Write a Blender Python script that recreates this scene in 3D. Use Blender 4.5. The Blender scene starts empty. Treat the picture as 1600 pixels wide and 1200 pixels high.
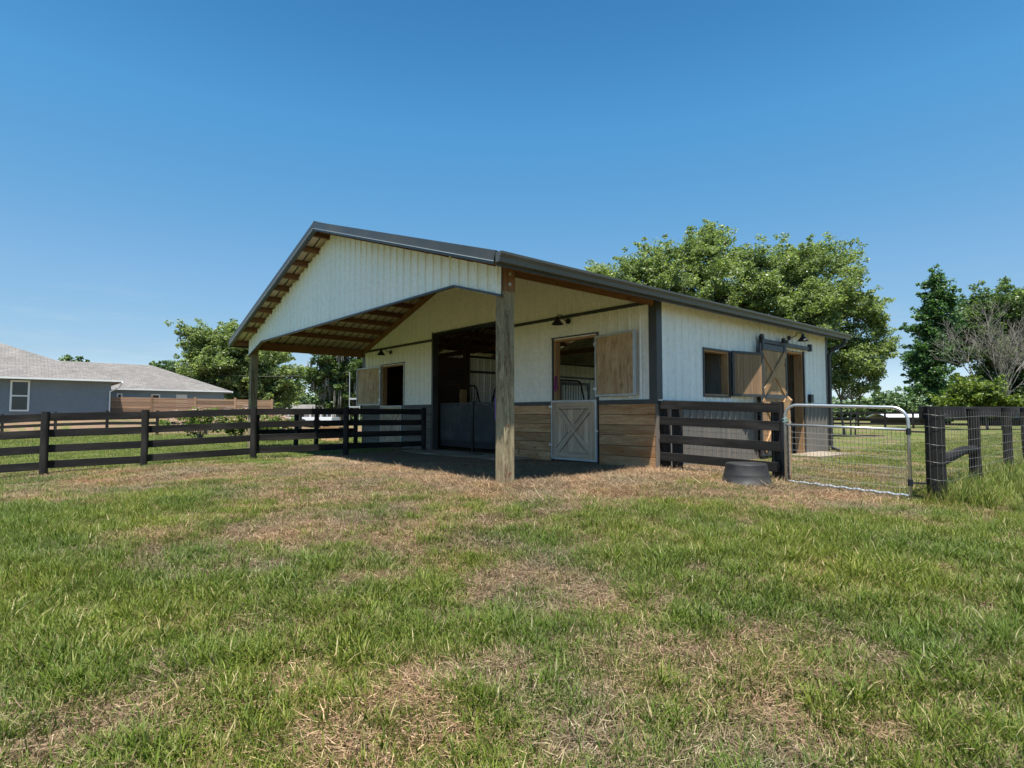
import bpy, math, random
import numpy as np
from mathutils import Vector, Matrix
random.seed(7); RNG = np.random.default_rng(11)
scn = bpy.context.scene; col = scn.collection
PI = math.pi; R = math.radians

# ------------------------------------------------------------------ camera, sky, sun
CAM = Vector((5.927, -8.434, 0.93)); YAW = R(139.12); PITCH = math.atan(48/907.0); FPX = 907.0
cd = bpy.data.cameras.new('camera'); cam = bpy.data.objects.new('camera', cd); col.objects.link(cam)
cam.location = CAM; cam.rotation_euler = (PI/2 + PITCH, 0, YAW - PI/2)
cd.sensor_width = 36; cd.lens = FPX/1600*36; cd.clip_start = 0.05; cd.clip_end = 4000
scn.camera = cam
SUN = Vector((0.215, -0.195, 1.0)).normalized()
elev = math.asin(SUN.z); azim = math.atan2(SUN.x, SUN.y)
w = bpy.data.worlds.new('World'); scn.world = w; w.use_nodes = True
nt = w.node_tree; nt.nodes.clear()
sky = nt.nodes.new('ShaderNodeTexSky'); sky.sky_type = 'NISHITA'; sky.sun_disc = False
sky.sun_elevation = elev; sky.sun_rotation = azim
sky.air_density = 1.0; sky.dust_density = 0.3; sky.ozone_density = 1.0; sky.altitude = 0
bg = nt.nodes.new('ShaderNodeBackground'); bg.inputs[1].default_value = 0.082
wo = nt.nodes.new('ShaderNodeOutputWorld')
tc_ = nt.nodes.new('ShaderNodeTexCoord'); sx_ = nt.nodes.new('ShaderNodeSeparateXYZ'); nt.links.new(tc_.outputs['Generated'], sx_.inputs[0])
rp_ = nt.nodes.new('ShaderNodeValToRGB'); nt.links.new(sx_.outputs[2], rp_.inputs[0])      # clear-air correction of the sky colour by height
for i_, (z_, c_) in enumerate([(0.0, (0.631, 0.808, 1.165)), (1.0, (0.172, 0.557, 0.821)), (0.0525, (0.636, 0.731, 0.941)), (0.088, (0.553, 0.637, 0.767)), (0.143, (0.562, 0.697, 0.79)), (0.224, (0.572, 0.785, 0.882)), (0.307, (0.503, 0.847, 0.958)), (0.445, (0.404, 0.934, 1.102)), (0.6, (0.256, 0.722, 0.957))]):
    e_ = rp_.color_ramp.elements[i_] if i_ < 2 else rp_.color_ramp.elements.new(z_)
    e_.position = z_; e_.color = (c_[0]*.97, c_[1]*.97, c_[2]*.95, 1)
mm_ = nt.nodes.new('ShaderNodeMix'); mm_.data_type = 'RGBA'; mm_.blend_type = 'MULTIPLY'; mm_.inputs[0].default_value = 1.0
nt.links.new(sky.outputs[0], mm_.inputs[6]); nt.links.new(rp_.outputs[0], mm_.inputs[7])
wn_ = nt.nodes.new('ShaderNodeTexNoise'); wn_.inputs['Scale'].default_value = 5.0; wn_.inputs['Detail'].default_value = 7; wn_.inputs['Roughness'].default_value = 0.62
wm_ = nt.nodes.new('ShaderNodeMapping'); wm_.inputs['Scale'].default_value = (1, 1, 7); nt.links.new(tc_.outputs['Generated'], wm_.inputs[0]); nt.links.new(wm_.outputs[0], wn_.inputs['Vector'])
wr_ = nt.nodes.new('ShaderNodeValToRGB'); wr_.color_ramp.elements[0].position = .50; wr_.color_ramp.elements[1].position = .80; nt.links.new(wn_.outputs[0], wr_.inputs[0])
wz_ = nt.nodes.new('ShaderNodeValToRGB'); nt.links.new(sx_.outputs[2], wz_.inputs[0]); wz_.color_ramp.elements[0].position = .05; wz_.color_ramp.elements[0].color = (.30, .30, .30, 1); wz_.color_ramp.elements[1].position = .22; wz_.color_ramp.elements[1].color = (.0, .0, .0, 1)
wx_ = nt.nodes.new('ShaderNodeMath'); wx_.operation = 'MULTIPLY'; nt.links.new(wr_.outputs[0], wx_.inputs[0]); nt.links.new(wz_.outputs[0], wx_.inputs[1])
wc_ = nt.nodes.new('ShaderNodeMix'); wc_.data_type = 'RGBA'; nt.links.new(wx_.outputs[0], wc_.inputs[0]); nt.links.new(mm_.outputs[2], wc_.inputs[6]); wc_.inputs[7].default_value = (4.9, 5.1, 5.3, 1)
nt.links.new(wc_.outputs[2], bg.inputs[0]); nt.links.new(bg.outputs[0], wo.inputs[0])
sl = bpy.data.lights.new('sun', 'SUN'); sl.energy = 4.7; sl.angle = R(0.53); sl.color = (1.0, 0.955, 0.88)
so = bpy.data.objects.new('sun', sl); col.objects.link(so); so.location = (0, 0, 30)
so.rotation_euler = SUN.to_track_quat('Z', 'Y').to_euler()
scn.view_settings.view_transform = 'Standard'; scn.view_settings.look = 'None'
scn.view_settings.exposure = 1.10; scn.view_settings.gamma = 1.0
scn.render.engine = 'CYCLES'
scn.cycles.max_bounces = 10; scn.cycles.diffuse_bounces = 6; scn.cycles.transparent_max_bounces = 8
scn.cycles.caustics_reflective = False; scn.cycles.caustics_refractive = False

FW = Vector((math.cos(YAW), math.sin(YAW), 0)); RT = Vector((FW.y, -FW.x, 0))
def at(px, d, z=0.0):            # photo column + distance -> a place on the ground plan
    p = CAM + FW*d + RT*((px-800)/FPX*d); return Vector((p.x, p.y, z))
def zat(py, d): return CAM.z + (648-py)*d/FPX

# ------------------------------------------------------------------ noise and terrain
_perm = np.random.default_rng(3).random((256, 256))
def vnoise(x, y):
    x = np.asarray(x, float); y = np.asarray(y, float)
    xi = np.floor(x).astype(int); yi = np.floor(y).astype(int); fx = x-xi; fy = y-yi
    fx = fx*fx*(3-2*fx); fy = fy*fy*(3-2*fy)
    g = lambda a, b: _perm[a & 255, b & 255]
    return (g(xi, yi)*(1-fx)+g(xi+1, yi)*fx)*(1-fy)+(g(xi, yi+1)*(1-fx)+g(xi+1, yi+1)*fx)*fy
def fbm(x, y, o=4):
    s = 0; a = 0.5; t = 0
    for i in range(o):
        s = s+a*vnoise(x*2**i+17.3*i, y*2**i-9.1*i); t += a; a *= 0.5
    return s/t
def sst(a, b, x):
    t = np.clip((np.asarray(x, float)-a)/(b-a), 0, 1); return t*t*(3-2*t)
def height(x, y):
    x = np.asarray(x, float); y = np.asarray(y, float)
    dx = x-CAM.x; dy = y-CAM.y
    d = dx*FW.x+dy*FW.y; u = dx*RT.x+dy*RT.y
    h = -0.58*(1-sst(-3, 8.3, d))
    h = h - 0.20*sst(-5, -10, y)*sst(5, 9, d)
    h = h - 0.10*sst(1.0, 3.5, x)*sst(-3, 0, y)*(1-sst(9, 15, y)) * (1-sst(14, 20, d))
    rise = sst(28, 33, d)*sst(-11, -15, u+(d-33)*0.35)
    h = h + 0.66*rise
    inb = sst(0.6, 0.0, np.maximum(np.maximum(x, -10.97-x), np.maximum(-y-0.3, y-7.31)))
    b = (fbm(x*1.3, y*1.3, 4)-0.5)*0.07*sst(30, 12, d)
    return h + b*(1-inb)
def hz(x, y): return float(height(np.array([x]), np.array([y]))[0])

def groundpt(px, py):            # photo pixel -> place on the lawn
    dx = (px-800)/FPX; yy = (600-py)/FPX
    up = math.sin(PITCH)+yy*math.cos(PITCH); fw = math.cos(PITCH)-yy*math.sin(PITCH)
    z = -0.2
    for i in range(12):
        t = (z-CAM.z)/up; p = CAM+(FW*fw+RT*dx)*t; z = hz(p.x, p.y)*0.5+z*0.5
    return p.x, p.y
# bare and lush patches as they lie on the lawn: (px, py, radius m, stretch along view, amount)
PATCH = []
for px, py, r, s, a in [
    (300, 845, .9, .6, -.5), (430, 832, .8, .5, -.55), (170, 862, .6, .5, -.35), (770, 870, .7, .8, -.5), (850, 905, .5, .7, -.45),
    (640, 890, .4, .6, -.2), (800, 815, .5, .35, -.45), (560, 770, 1.6, .5, -.25), (250, 745, 1.2, .5, -.45), (760, 950, .35, .6, -.35), (430, 1095, .3, .6, -.45),
    (660, 1120, .28, .6, -.5), (250, 1075, .22, .6, -.35), (400, 960, .3, .6, -.35), (1080, 1040, .4, .6, -.4), (860, 1140, .3, .6, -.45),
    (1230, 980, .3, .7, -.3), (1250, 1010, .35, .5, -.3), (1180, 1130, .25, .5, -.35), (620, 1180, .3, .6, -.4), (1420, 1190, .25, .6, -.35), (100, 1150, .2, .6, -.35),
    (60, 830, 1.9, 1.0, .55), (20, 920, 1.0, 1., .45), (170, 800, 1.1, .6, .45), (250, 960, .6, .8, .3), (60, 1040, .5, .8, .25), (830, 825, .5, .3, .35), (1100, 800, 1.0, .5, .45), (880, 830, .4, .25, .4),
    (1500, 850, 1.2, .7, .35), (1560, 790, 1.0, .8, .6), (1400, 1000, .8, .8, .25), (650, 960, .5, .8, .3), (560, 1000, .5, .6, .25), (1200, 850, 1.0, .6, .3), (1540, 1100, .5, .8, .3), (480, 920, .5, .6, .2),
    (1020, 770, 1.2, .4, -.4), (1300, 785, 1.0, .4, -.45), (900, 762, 1.2, .4, -.4), (1590, 795, .4, .4, -.7), (660, 745, 1.5, .5, -.25), (450, 735, 2.0, .5, -.3)]:
    gx, gy = groundpt(px, py); PATCH.append((gx, gy, r, s, a))
def greenness(x, y):
    x = np.asarray(x, float); y = np.asarray(y, float)
    d = (x-CAM.x)*FW.x+(y-CAM.y)*FW.y; u = (x-CAM.x)*RT.x+(y-CAM.y)*RT.y
    g = 0.62+(fbm(x*1.3+5, y*1.3, 3)-0.5)*0.65+(fbm(x*5.5, y*5.5+4, 3)-0.5)*1.6
    near = -0.21*sst(5.0, 7.3, d)*(1-sst(9, 12, d))*(1-sst(-6.3, -9, u))
    g = g+near
    for gx, gy, r, s, a in PATCH:
        q = (((x-gx)*RT.x+(y-gy)*RT.y)/r)**2+(((x-gx)*FW.x+(y-gy)*FW.y)/(r*(0.5+s)))**2
        g = g+a*(0.72 if a < 0 else 0.65)*np.exp(-q)
    g = g-0.45*sst(1.2, 0.3, np.abs(np.hypot(np.maximum(0, np.maximum(x-0.2, -11-x)), np.maximum(0, np.maximum(-3.4-y, y-7.6)))))
    g = np.where((x > -11) & (x < 0.1) & (y > -3.3) & (y < 7.4), 0.02+0.15*vnoise(x*2, y*2), g)
    g = np.where((x < -7.2) & (y < -0.5) & (d < 26), np.maximum(g, 0.42+0.5*fbm(x*.7, y*.7, 3)), g)
    g = g - 0.35*sst(22, 30, d)*sst(-6, -9, u)
    return np.clip(g, 0, 1)

# ------------------------------------------------------------------ materials
def newmat(name):
    m = bpy.data.materials.new(name); m.use_nodes = True
    t = m.node_tree; b = t.nodes['Principled BSDF']; return m, t, b
def N(t, typ, **kw):
    n = t.nodes.new(typ)
    for k, v in kw.items():
        if k in n.inputs: n.inputs[k].default_value = v
        else: setattr(n, k, v)
    return n
def ramp(t, fac, stops):
    r = t.nodes.new('ShaderNodeValToRGB'); e = r.color_ramp.elements
    while len(e) < len(stops): e.new(0.5)
    for i, (p, c) in enumerate(stops):
        e[i].position = p; e[i].color = (*c, 1) if len(c) == 3 else c
    t.links.new(fac, r.inputs[0]); return r.outputs[0]
def mixc(t, fac, a, b, mode='MIX'):
    m = t.nodes.new('ShaderNodeMix'); m.data_type = 'RGBA'; m.blend_type = mode
    for s, v in ((m.inputs[0], fac), (m.inputs[6], a), (m.inputs[7], b)):
        if isinstance(v, bpy.types.NodeSocket): t.links.new(v, s)
        elif isinstance(v, (int, float)): s.default_value = v
        else: s.default_value = (*v, 1)
    return m.outputs[2]
def noise(t, scale, detail=4, vec=None, rough=0.55, mapscale=None, loc=None):
    if vec is None: vec = N(t, 'ShaderNodeTexCoord').outputs['Object']
    if mapscale:
        mp = N(t, 'ShaderNodeMapping'); mp.inputs['Scale'].default_value = mapscale
        if loc: mp.inputs['Location'].default_value = loc
        t.links.new(vec, mp.inputs[0]); vec = mp.outputs[0]
    n = N(t, 'ShaderNodeTexNoise'); n.inputs['Scale'].default_value = scale; n.inputs['Detail'].default_value = detail
    n.inputs['Roughness'].default_value = rough
    t.links.new(vec, n.inputs['Vector']); return n.outputs['Fac']
def bump(t, b, h, strength=0.3, dist=0.01):
    bp = N(t, 'ShaderNodeBump'); bp.inputs['Strength'].default_value = strength; bp.inputs['Distance'].default_value = dist
    t.links.new(h, bp.inputs['Height']); t.links.new(bp.outputs[0], b.inputs['Normal'])
def paint(name, c, rough=0.5, metal=0.0, dirt=0.15, dirtcol=None, scale=2.0, streak=False, bmp=0.0, spec=0.4):
    m, t, b = newmat(name)
    dc = dirtcol or tuple(v*0.55 for v in c)
    n1 = noise(t, scale, 6, mapscale=(3, 3, 0.35) if streak else None)
    n2 = noise(t, scale*11, 3)
    f = ramp(t, n1, [(0.42, (0, 0, 0)), (0.75, (1, 1, 1))])
    mm = N(t, 'ShaderNodeMath', operation='MULTIPLY'); t.links.new(f, mm.inputs[0]); mm.inputs[1].default_value = dirt*2
    cc = mixc(t, mm.outputs[0], c, dc)
    f2 = ramp(t, n2, [(0.3, (0.93,)*3), (0.7, (1.05,)*3)])
    cc = mixc(t, 1.0, cc, f2, 'MULTIPLY')
    t.links.new(cc, b.inputs['Base Color']); b.inputs['Roughness'].default_value = rough; b.inputs['Metallic'].default_value = metal
    b.inputs['Specular IOR Level'].default_value = spec
    r = ramp(t, n1, [(0.3, (rough*0.85,)*3), (0.8, (min(1, rough*1.25),)*3)]); t.links.new(r, b.inputs['Roughness'])
    if bmp: bump(t, b, n2, bmp, 0.004)
    return m
def wood(name, stops, rough=0.75, gx=1.1, gy=22, var=0.35, knots=None, stain=None, stainamt=0.5, bmp=0.35, warp=0.12, stainscale=1.0):
    m, t, b = newmat(name)
    uv = N(t, 'ShaderNodeUVMap').outputs[0]
    at_ = N(t, 'ShaderNodeAttribute'); at_.attribute_name = 'rnd'
    big = noise(t, 1.6, 3, uv, mapscale=(1, 5, 1))
    off = N(t, 'ShaderNodeVectorMath', operation='SCALE'); off.inputs['Scale'].default_value = warp
    cmb = N(t, 'ShaderNodeCombineXYZ'); t.links.new(big, cmb.inputs[1]); t.links.new(cmb.outputs[0], off.inputs[0])
    add = N(t, 'ShaderNodeVectorMath', operation='ADD'); t.links.new(uv, add.inputs[0]); t.links.new(off.outputs[0], add.inputs[1])
    grain = noise(t, 1.0, 8, add.outputs[0], 0.65, mapscale=(gx, gy, 1))
    fine = noise(t, 1.0, 4, add.outputs[0], 0.6, mapscale=(gx*4, gy*6, 1))
    g = mixc(t, 0.3, grain, fine)
    c = ramp(t, g, stops)
    v = ramp(t, at_.outputs['Fac'], [(0, (1-var,)*3), (1, (1+var*0.6,)*3)])
    c = mixc(t, 1.0, c, v, 'MULTIPLY')
    if stain:
        s = noise(t, stainscale, 5, uv, mapscale=(0.8, 4, 1), loc=(3, 7, 0))
        f = ramp(t, s, [(0.5, (0, 0, 0)), (0.66, (stainamt,)*3)])
        c = mixc(t, f, c, stain)
    if knots:
        vo = N(t, 'ShaderNodeTexVoronoi'); vo.inputs['Scale'].default_value = 1.0
        mp = N(t, 'ShaderNodeMapping'); mp.inputs['Scale'].default_value = (2.2, 5.5, 1); t.links.new(add.outputs[0], mp.inputs[0]); t.links.new(mp.outputs[0], vo.inputs['Vector'])
        f = ramp(t, vo.outputs['Distance'], [(0.03, (0.95,)*3), (0.12, (0, 0, 0))])
        c = mixc(t, f, c, knots)
    t.links.new(c, b.inputs['Base Color']); b.inputs['Roughness'].default_value = rough; b.inputs['Specular IOR Level'].default_value = 0.25
    bump(t, b, g, bmp, 0.006)
    return m
M = {}
M['white'] = paint('white_metal_siding', (0.86, 0.855, 0.80), 0.42, 0, 0.045, (0.46, 0.43, 0.34), 1.2, True)
def screws(m, pitch=0.2286, row=0.61):
    t = m.node_tree; b = t.nodes['Principled BSDF']; uv = N(t, 'ShaderNodeUVMap').outputs[0]
    sc = N(t, 'ShaderNodeVectorMath', operation='MULTIPLY'); sc.inputs[1].default_value = (1/pitch, 1/row, 0); t.links.new(uv, sc.inputs[0])
    fr = N(t, 'ShaderNodeVectorMath', operation='FRACTION'); t.links.new(sc.outputs[0], fr.inputs[0])
    su = N(t, 'ShaderNodeVectorMath', operation='SUBTRACT'); su.inputs[1].default_value = (.70, .45, 0); t.links.new(fr.outputs[0], su.inputs[0])
    mu = N(t, 'ShaderNodeVectorMath', operation='MULTIPLY'); mu.inputs[1].default_value = (pitch, row, 0); t.links.new(su.outputs[0], mu.inputs[0])
    ln = N(t, 'ShaderNodeVectorMath', operation='LENGTH'); t.links.new(mu.outputs[0], ln.inputs[0])
    f = ramp(t, ln.outputs['Value'], [(0.006, (.55, .55, .55)), (0.011, (0, 0, 0))])
    src = b.inputs['Base Color'].links[0].from_socket
    t.links.new(mixc(t, f, src, (0.22, 0.20, 0.17)), b.inputs['Base Color'])
    bump(t, b, noise(t, 1.1, 2), 0.35, 0.05)
screws(M['white'])
M['trim'] = paint('charcoal_trim', (0.040, 0.043, 0.045), 0.42, 0, 0.2, (0.11, 0.105, 0.095), 2.5)
M['rooftop'] = paint('charcoal_roof_metal', (0.058, 0.058, 0.056), 0.38, 0, 0.2, (0.15, 0.14, 0.12), 1.0)
M['gutter'] = paint('grey_gutter', (0.080, 0.083, 0.078), 0.4, 0, 0.15, (0.15, 0.145, 0.13), 2.0)
M['wains'] = paint('grey_metal_wainscot', (0.15, 0.14, 0.125), 0.5, 0, 0.25, (0.24, 0.20, 0.15), 2.0, True)
M['black'] = paint('black_metal', (0.014, 0.016, 0.018), 0.45, 0, 0.2, (0.04, 0.04, 0.038), 5)
M['galv'] = paint('galvanised_steel', (0.55, 0.57, 0.58), 0.38, 0.75, 0.2, (0.36, 0.35, 0.33), 6)
M['alu'] = paint('pale_metal_frame', (0.50, 0.52, 0.52), 0.4, 0.3, 0.25, (0.3, 0.3, 0.28), 6)
M['wire'] = paint('wire', (0.26, 0.25, 0.23), 0.5, 0.6, 0.2, (0.16, 0.12, 0.09), 10)
M['under'] = paint('roof_underside', (0.62, 0.54, 0.44), 0.5, 0, 0.35, (0.30, 0.22, 0.15), 1.5)
M['concrete'] = paint('concrete', (0.30, 0.25, 0.19), 0.9, 0, 0.6, (0.14, 0.10, 0.065), 0.9, bmp=0.3)
M['stucco'] = paint('blue_grey_stucco', (0.18, 0.215, 0.25), 0.85, 0, 0.12, None, 0.6, bmp=0.3)
M['stucco2'] = paint('pale_blue_stucco', (0.20, 0.27, 0.33), 0.85, 0, 0.12, None, 0.6)
M['whitep'] = paint('white_paint', (0.75, 0.76, 0.76), 0.5, 0, 0.1, None, 3)
M['purple'] = paint('purple_plastic', (0.12, 0.05, 0.33), 0.45, 0, 0.2, None, 9)
M['magenta'] = paint('magenta_webbing', (0.24, 0.03, 0.16), 0.7, 0, 0.2, None, 9)
M['rubber'] = paint('black_rubber', (0.011, 0.012, 0.013), 0.62, 0, 0.45, (0.040, 0.037, 0.033), 3.5, bmp=0.4)
M['blue'] = paint('dark_blue_cloth', (0.025, 0.035, 0.06), 0.8, 0, 0.2, None, 4)
M['mesh'] = paint('dark_mesh_cloth', (0.038, 0.042, 0.044), 0.8, 0, 0.35, (0.11, 0.11, 0.10), 3.0, bmp=0.4)
M['teal'] = paint('faded_twine', (0.20, 0.36, 0.36), 0.8, 0, 0.2, None, 9)
M['dirt'] = paint('barn_dirt_floor', (0.20, 0.155, 0.11), 0.95, 0, 0.4, (0.08, 0.06, 0.045), 1.5, bmp=0.6)
M['fence'] = wood('black_fence_paint', [(0.3, (0.008, 0.008, 0.008)), (0.55, (0.016, 0.015, 0.014)), (0.72, (0.038, 0.034, 0.030))], 0.8, 0.9, 16, 0.3, stain=(0.070, 0.062, 0.054), stainamt=0.5)
M['post'] = wood('weathered_post_wood', [(0.36, (0.050, 0.036, 0.020)), (0.45, (0.17, 0.13, 0.073)), (0.56, (0.34, 0.28, 0.165)), (0.70, (0.53, 0.46, 0.30))], 0.85, 0.7, 15, 0.1, knots=(0.03, 0.02, 0.013), stain=(0.19, 0.09, 0.045), stainamt=0.30, bmp=0.6, warp=0.55)
M['board'] = wood('wainscot_boards', [(0.3, (0.22, 0.10, 0.04)), (0.48, (0.47, 0.275, 0.135)), (0.64, (0.63, 0.42, 0.24))], 0.8, 0.45, 15, 0.30, knots=(0.045, 0.022, 0.012), stain=(0.30, 0.12, 0.04), stainamt=0.8, warp=0.35, stainscale=1.2)
M['ply'] = wood('plywood', [(0.36, (0.24, 0.125, 0.06)), (0.48, (0.48, 0.33, 0.19)), (0.62, (0.60, 0.45, 0.29))], 0.6, 1.3, 8, 0.05, stain=(0.36, 0.19, 0.085), stainamt=0.75, warp=0.8, bmp=0.1)
M['purlin'] = wood('brown_framing', [(0.3, (0.11, 0.050, 0.024)), (0.55, (0.22, 0.115, 0.058)), (0.75, (0.34, 0.21, 0.12))], 0.8, 1.0, 18, 0.3, knots=(0.03, 0.015, 0.01))
M['tan'] = wood('tan_new_wood', [(0.3, (0.24, 0.12, 0.05)), (0.52, (0.44, 0.265, 0.13)), (0.70, (0.58, 0.40, 0.23))], 0.7, 1.0, 16, 0.2, knots=(0.12, 0.05, 0.02), warp=0.3)
M['door'] = wood('barn_door_boards', [(0.3, (0.16, 0.09, 0.045)), (0.55, (0.29, 0.18, 0.095)), (0.75, (0.40, 0.28, 0.17))], 0.7, 0.9, 18, 0.22, stain=(0.20, 0.17, 0.14), stainamt=0.4)
M['greywood'] = wood('grey_weathered_wood', [(0.3, (0.10, 0.085, 0.07)), (0.55, (0.21, 0.18, 0.15)), (0.75, (0.31, 0.28, 0.24))], 0.8, 0.9, 16, 0.2, knots=(0.05, 0.03, 0.02))
M['whitewash'] = wood('pale_door_boards', [(0.32, (0.30, 0.19, 0.115)), (0.5, (0.53, 0.39, 0.27)), (0.7, (0.68, 0.55, 0.42))], 0.75, 0.9, 16, 0.2)
M['cedar'] = wood('cedar_boards', [(0.3, (0.19, 0.11, 0.065)), (0.55, (0.35, 0.22, 0.135)), (0.75, (0.48, 0.34, 0.23))], 0.8, 0.5, 9, 0.4)
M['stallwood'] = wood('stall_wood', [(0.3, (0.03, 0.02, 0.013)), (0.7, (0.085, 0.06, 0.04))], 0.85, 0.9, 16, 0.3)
def glassmat():
    m, t, b = newmat('dark_window_glass'); b.inputs['Base Color'].default_value = (0.02, 0.026, 0.03, 1); b.inputs['Roughness'].default_value = 0.06
    return m
M['glass'] = glassmat()
def shingle():
    m, t, b = newmat('grey_shingles')
    uv = N(t, 'ShaderNodeUVMap').outputs[0]
    br = N(t, 'ShaderNodeTexBrick'); br.inputs['Scale'].default_value = 1
    br.inputs['Brick Width'].default_value = 0.33; br.inputs['Row Height'].default_value = 0.14; br.inputs['Mortar Size'].default_value = 0.012
    br.inputs['Color1'].default_value = (0.135, 0.125, 0.115, 1); br.inputs['Color2'].default_value = (0.20, 0.185, 0.17, 1); br.inputs['Mortar'].default_value = (0.07, 0.068, 0.065, 1)
    t.links.new(uv, br.inputs['Vector'])
    n = ramp(t, noise(t, 0.5, 6, uv, 0.7), [(0.3, (0.8,)*3), (0.7, (1.2,)*3)])
    c = mixc(t, 1.0, br.outputs['Color'], n, 'MULTIPLY')
    n2 = ramp(t, noise(t, 9, 2, uv, 0.7), [(0.3, (0.75,)*3), (0.7, (1.25,)*3)])
    c = mixc(t, 1.0, c, n2, 'MULTIPLY')
    t.links.new(c, b.inputs['Base Color']); b.inputs['Roughness'].default_value = 0.9
    return m
M['shingle'] = shingle()
def leafmat(name, c1, c2, c3, trans=0.48):
    c1, c2, c3 = [tuple(min(.55, v*1.9) for v in c) for c in (c1, c2, c3)]
    m, t, b = newmat(name)
    a = N(t, 'ShaderNodeAttribute'); a.attribute_name = 'rnd'
    c = ramp(t, a.outputs['Fac'], [(0.0, c1), (0.5, c2), (1.0, c3)])
    n = ramp(t, noise(t, 0.6, 3), [(0.3, (0.72, 0.78, 0.8)), (0.7, (1.2, 1.15, 1.0))])
    c = mixc(t, 1.0, c, n, 'MULTIPLY')
    t.links.new(c, b.inputs['Base Color']); b.inputs['Roughness'].default_value = 0.42; b.inputs['Specular IOR Level'].default_value = 0.5
    tr = N(t, 'ShaderNodeBsdfTranslucent'); c2_ = mixc(t, 1.0, c, (1.1, 1.25, 0.55), 'MULTIPLY'); t.links.new(c2_, tr.inputs[0])
    mx = N(t, 'ShaderNodeMixShader'); mx.inputs[0].default_value = trans
    t.links.new(b.outputs[0], mx.inputs[1]); t.links.new(tr.outputs[0], mx.inputs[2])
    t.links.new(mx.outputs[0], t.nodes['Material Output'].inputs[0])
    return m
M['oak'] = leafmat('oak_leaves', (0.050, 0.070, 0.026), (0.118, 0.148, 0.058), (0.20, 0.23, 0.12))
M['oakdark'] = leafmat('dark_oak_leaves', (0.028, 0.045, 0.018), (0.055, 0.085, 0.032), (0.12, 0.155, 0.065))
M['gum'] = leafmat('blue_green_leaves', (0.020, 0.045, 0.018), (0.045, 0.088, 0.034), (0.085, 0.14, 0.06))
M['yellowgreen'] = leafmat('yellow_green_leaves', (0.04, 0.062, 0.013), (0.078, 0.108, 0.024), (0.13, 0.155, 0.042))
M['far'] = leafmat('far_leaves', (0.035, 0.06, 0.026), (0.07, 0.105, 0.045), (0.11, 0.15, 0.07), 0.2)
M['bark'] = paint('grey_bark', (0.14, 0.12, 0.10), 0.9, 0, 0.5, (0.06, 0.05, 0.04), 4, bmp=0.8)
M['palebark'] = paint('pale_dead_bark', (0.17, 0.155, 0.135), 0.85, 0, 0.4, (0.17, 0.15, 0.12), 4)
M['moss'] = paint('spanish_moss', (0.17, 0.165, 0.13), 0.95, 0, 0.3, (0.14, 0.13, 0.10), 6)
M['rose'] = paint('pale_pink_petals', (0.72, 0.48, 0.42), 0.6, 0, 0.4, (0.75, 0.66, 0.56), 6)

def grassmat(name, stops, trans, dry=None):
    m, t, b = newmat(name)
    a = N(t, 'ShaderNodeAttribute'); a.attribute_name = 'rnd'
    c = ramp(t, a.outputs['Fac'], stops)
    geo = N(t, 'ShaderNodeNewGeometry').outputs['Position']
    n = noise(t, 0.9, 4, geo)
    c = mixc(t, 1.0, c, ramp(t, n, [(0.3, (0.75, 0.85, 0.85)), (0.7, (1.25, 1.1, 0.95))]), 'MULTIPLY')
    t.links.new(c, b.inputs['Base Color']); b.inputs['Roughness'].default_value = 0.55; b.inputs['Specular IOR Level'].default_value = 0.3
    tr = N(t, 'ShaderNodeBsdfTranslucent'); t.links.new(c, tr.inputs[0])
    mx = N(t, 'ShaderNodeMixShader'); mx.inputs[0].default_value = trans
    t.links.new(b.outputs[0], mx.inputs[1]); t.links.new(tr.outputs[0], mx.inputs[2])
    t.links.new(mx.outputs[0], t.nodes['Material Output'].inputs[0])
    return m
M['grass'] = grassmat('green_grass_blades', [(0.0, (0.048, 0.086, 0.009)), (0.4, (0.118, 0.174, 0.018)), (0.80, (0.212, 0.276, 0.040)), (0.94, (0.29, 0.31, 0.10)), (1.0, (0.40, 0.34, 0.20))], 0.35)
M['straw'] = grassmat('dry_grass_thatch', [(0.0, (0.085, 0.052, 0.033)), (0.4, (0.20, 0.135, 0.086)), (0.78, (0.35, 0.25, 0.16)), (1.0, (0.58, 0.46, 0.31))], 0.15)
M['shortgrass'] = grassmat('short_mixed_grass', [(0.0, (0.06, 0.105, 0.014)), (0.55, (0.135, 0.195, 0.028)), (0.8, (0.23, 0.245, 0.07)), (1.0, (0.42, 0.34, 0.19))], 0.25)
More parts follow.
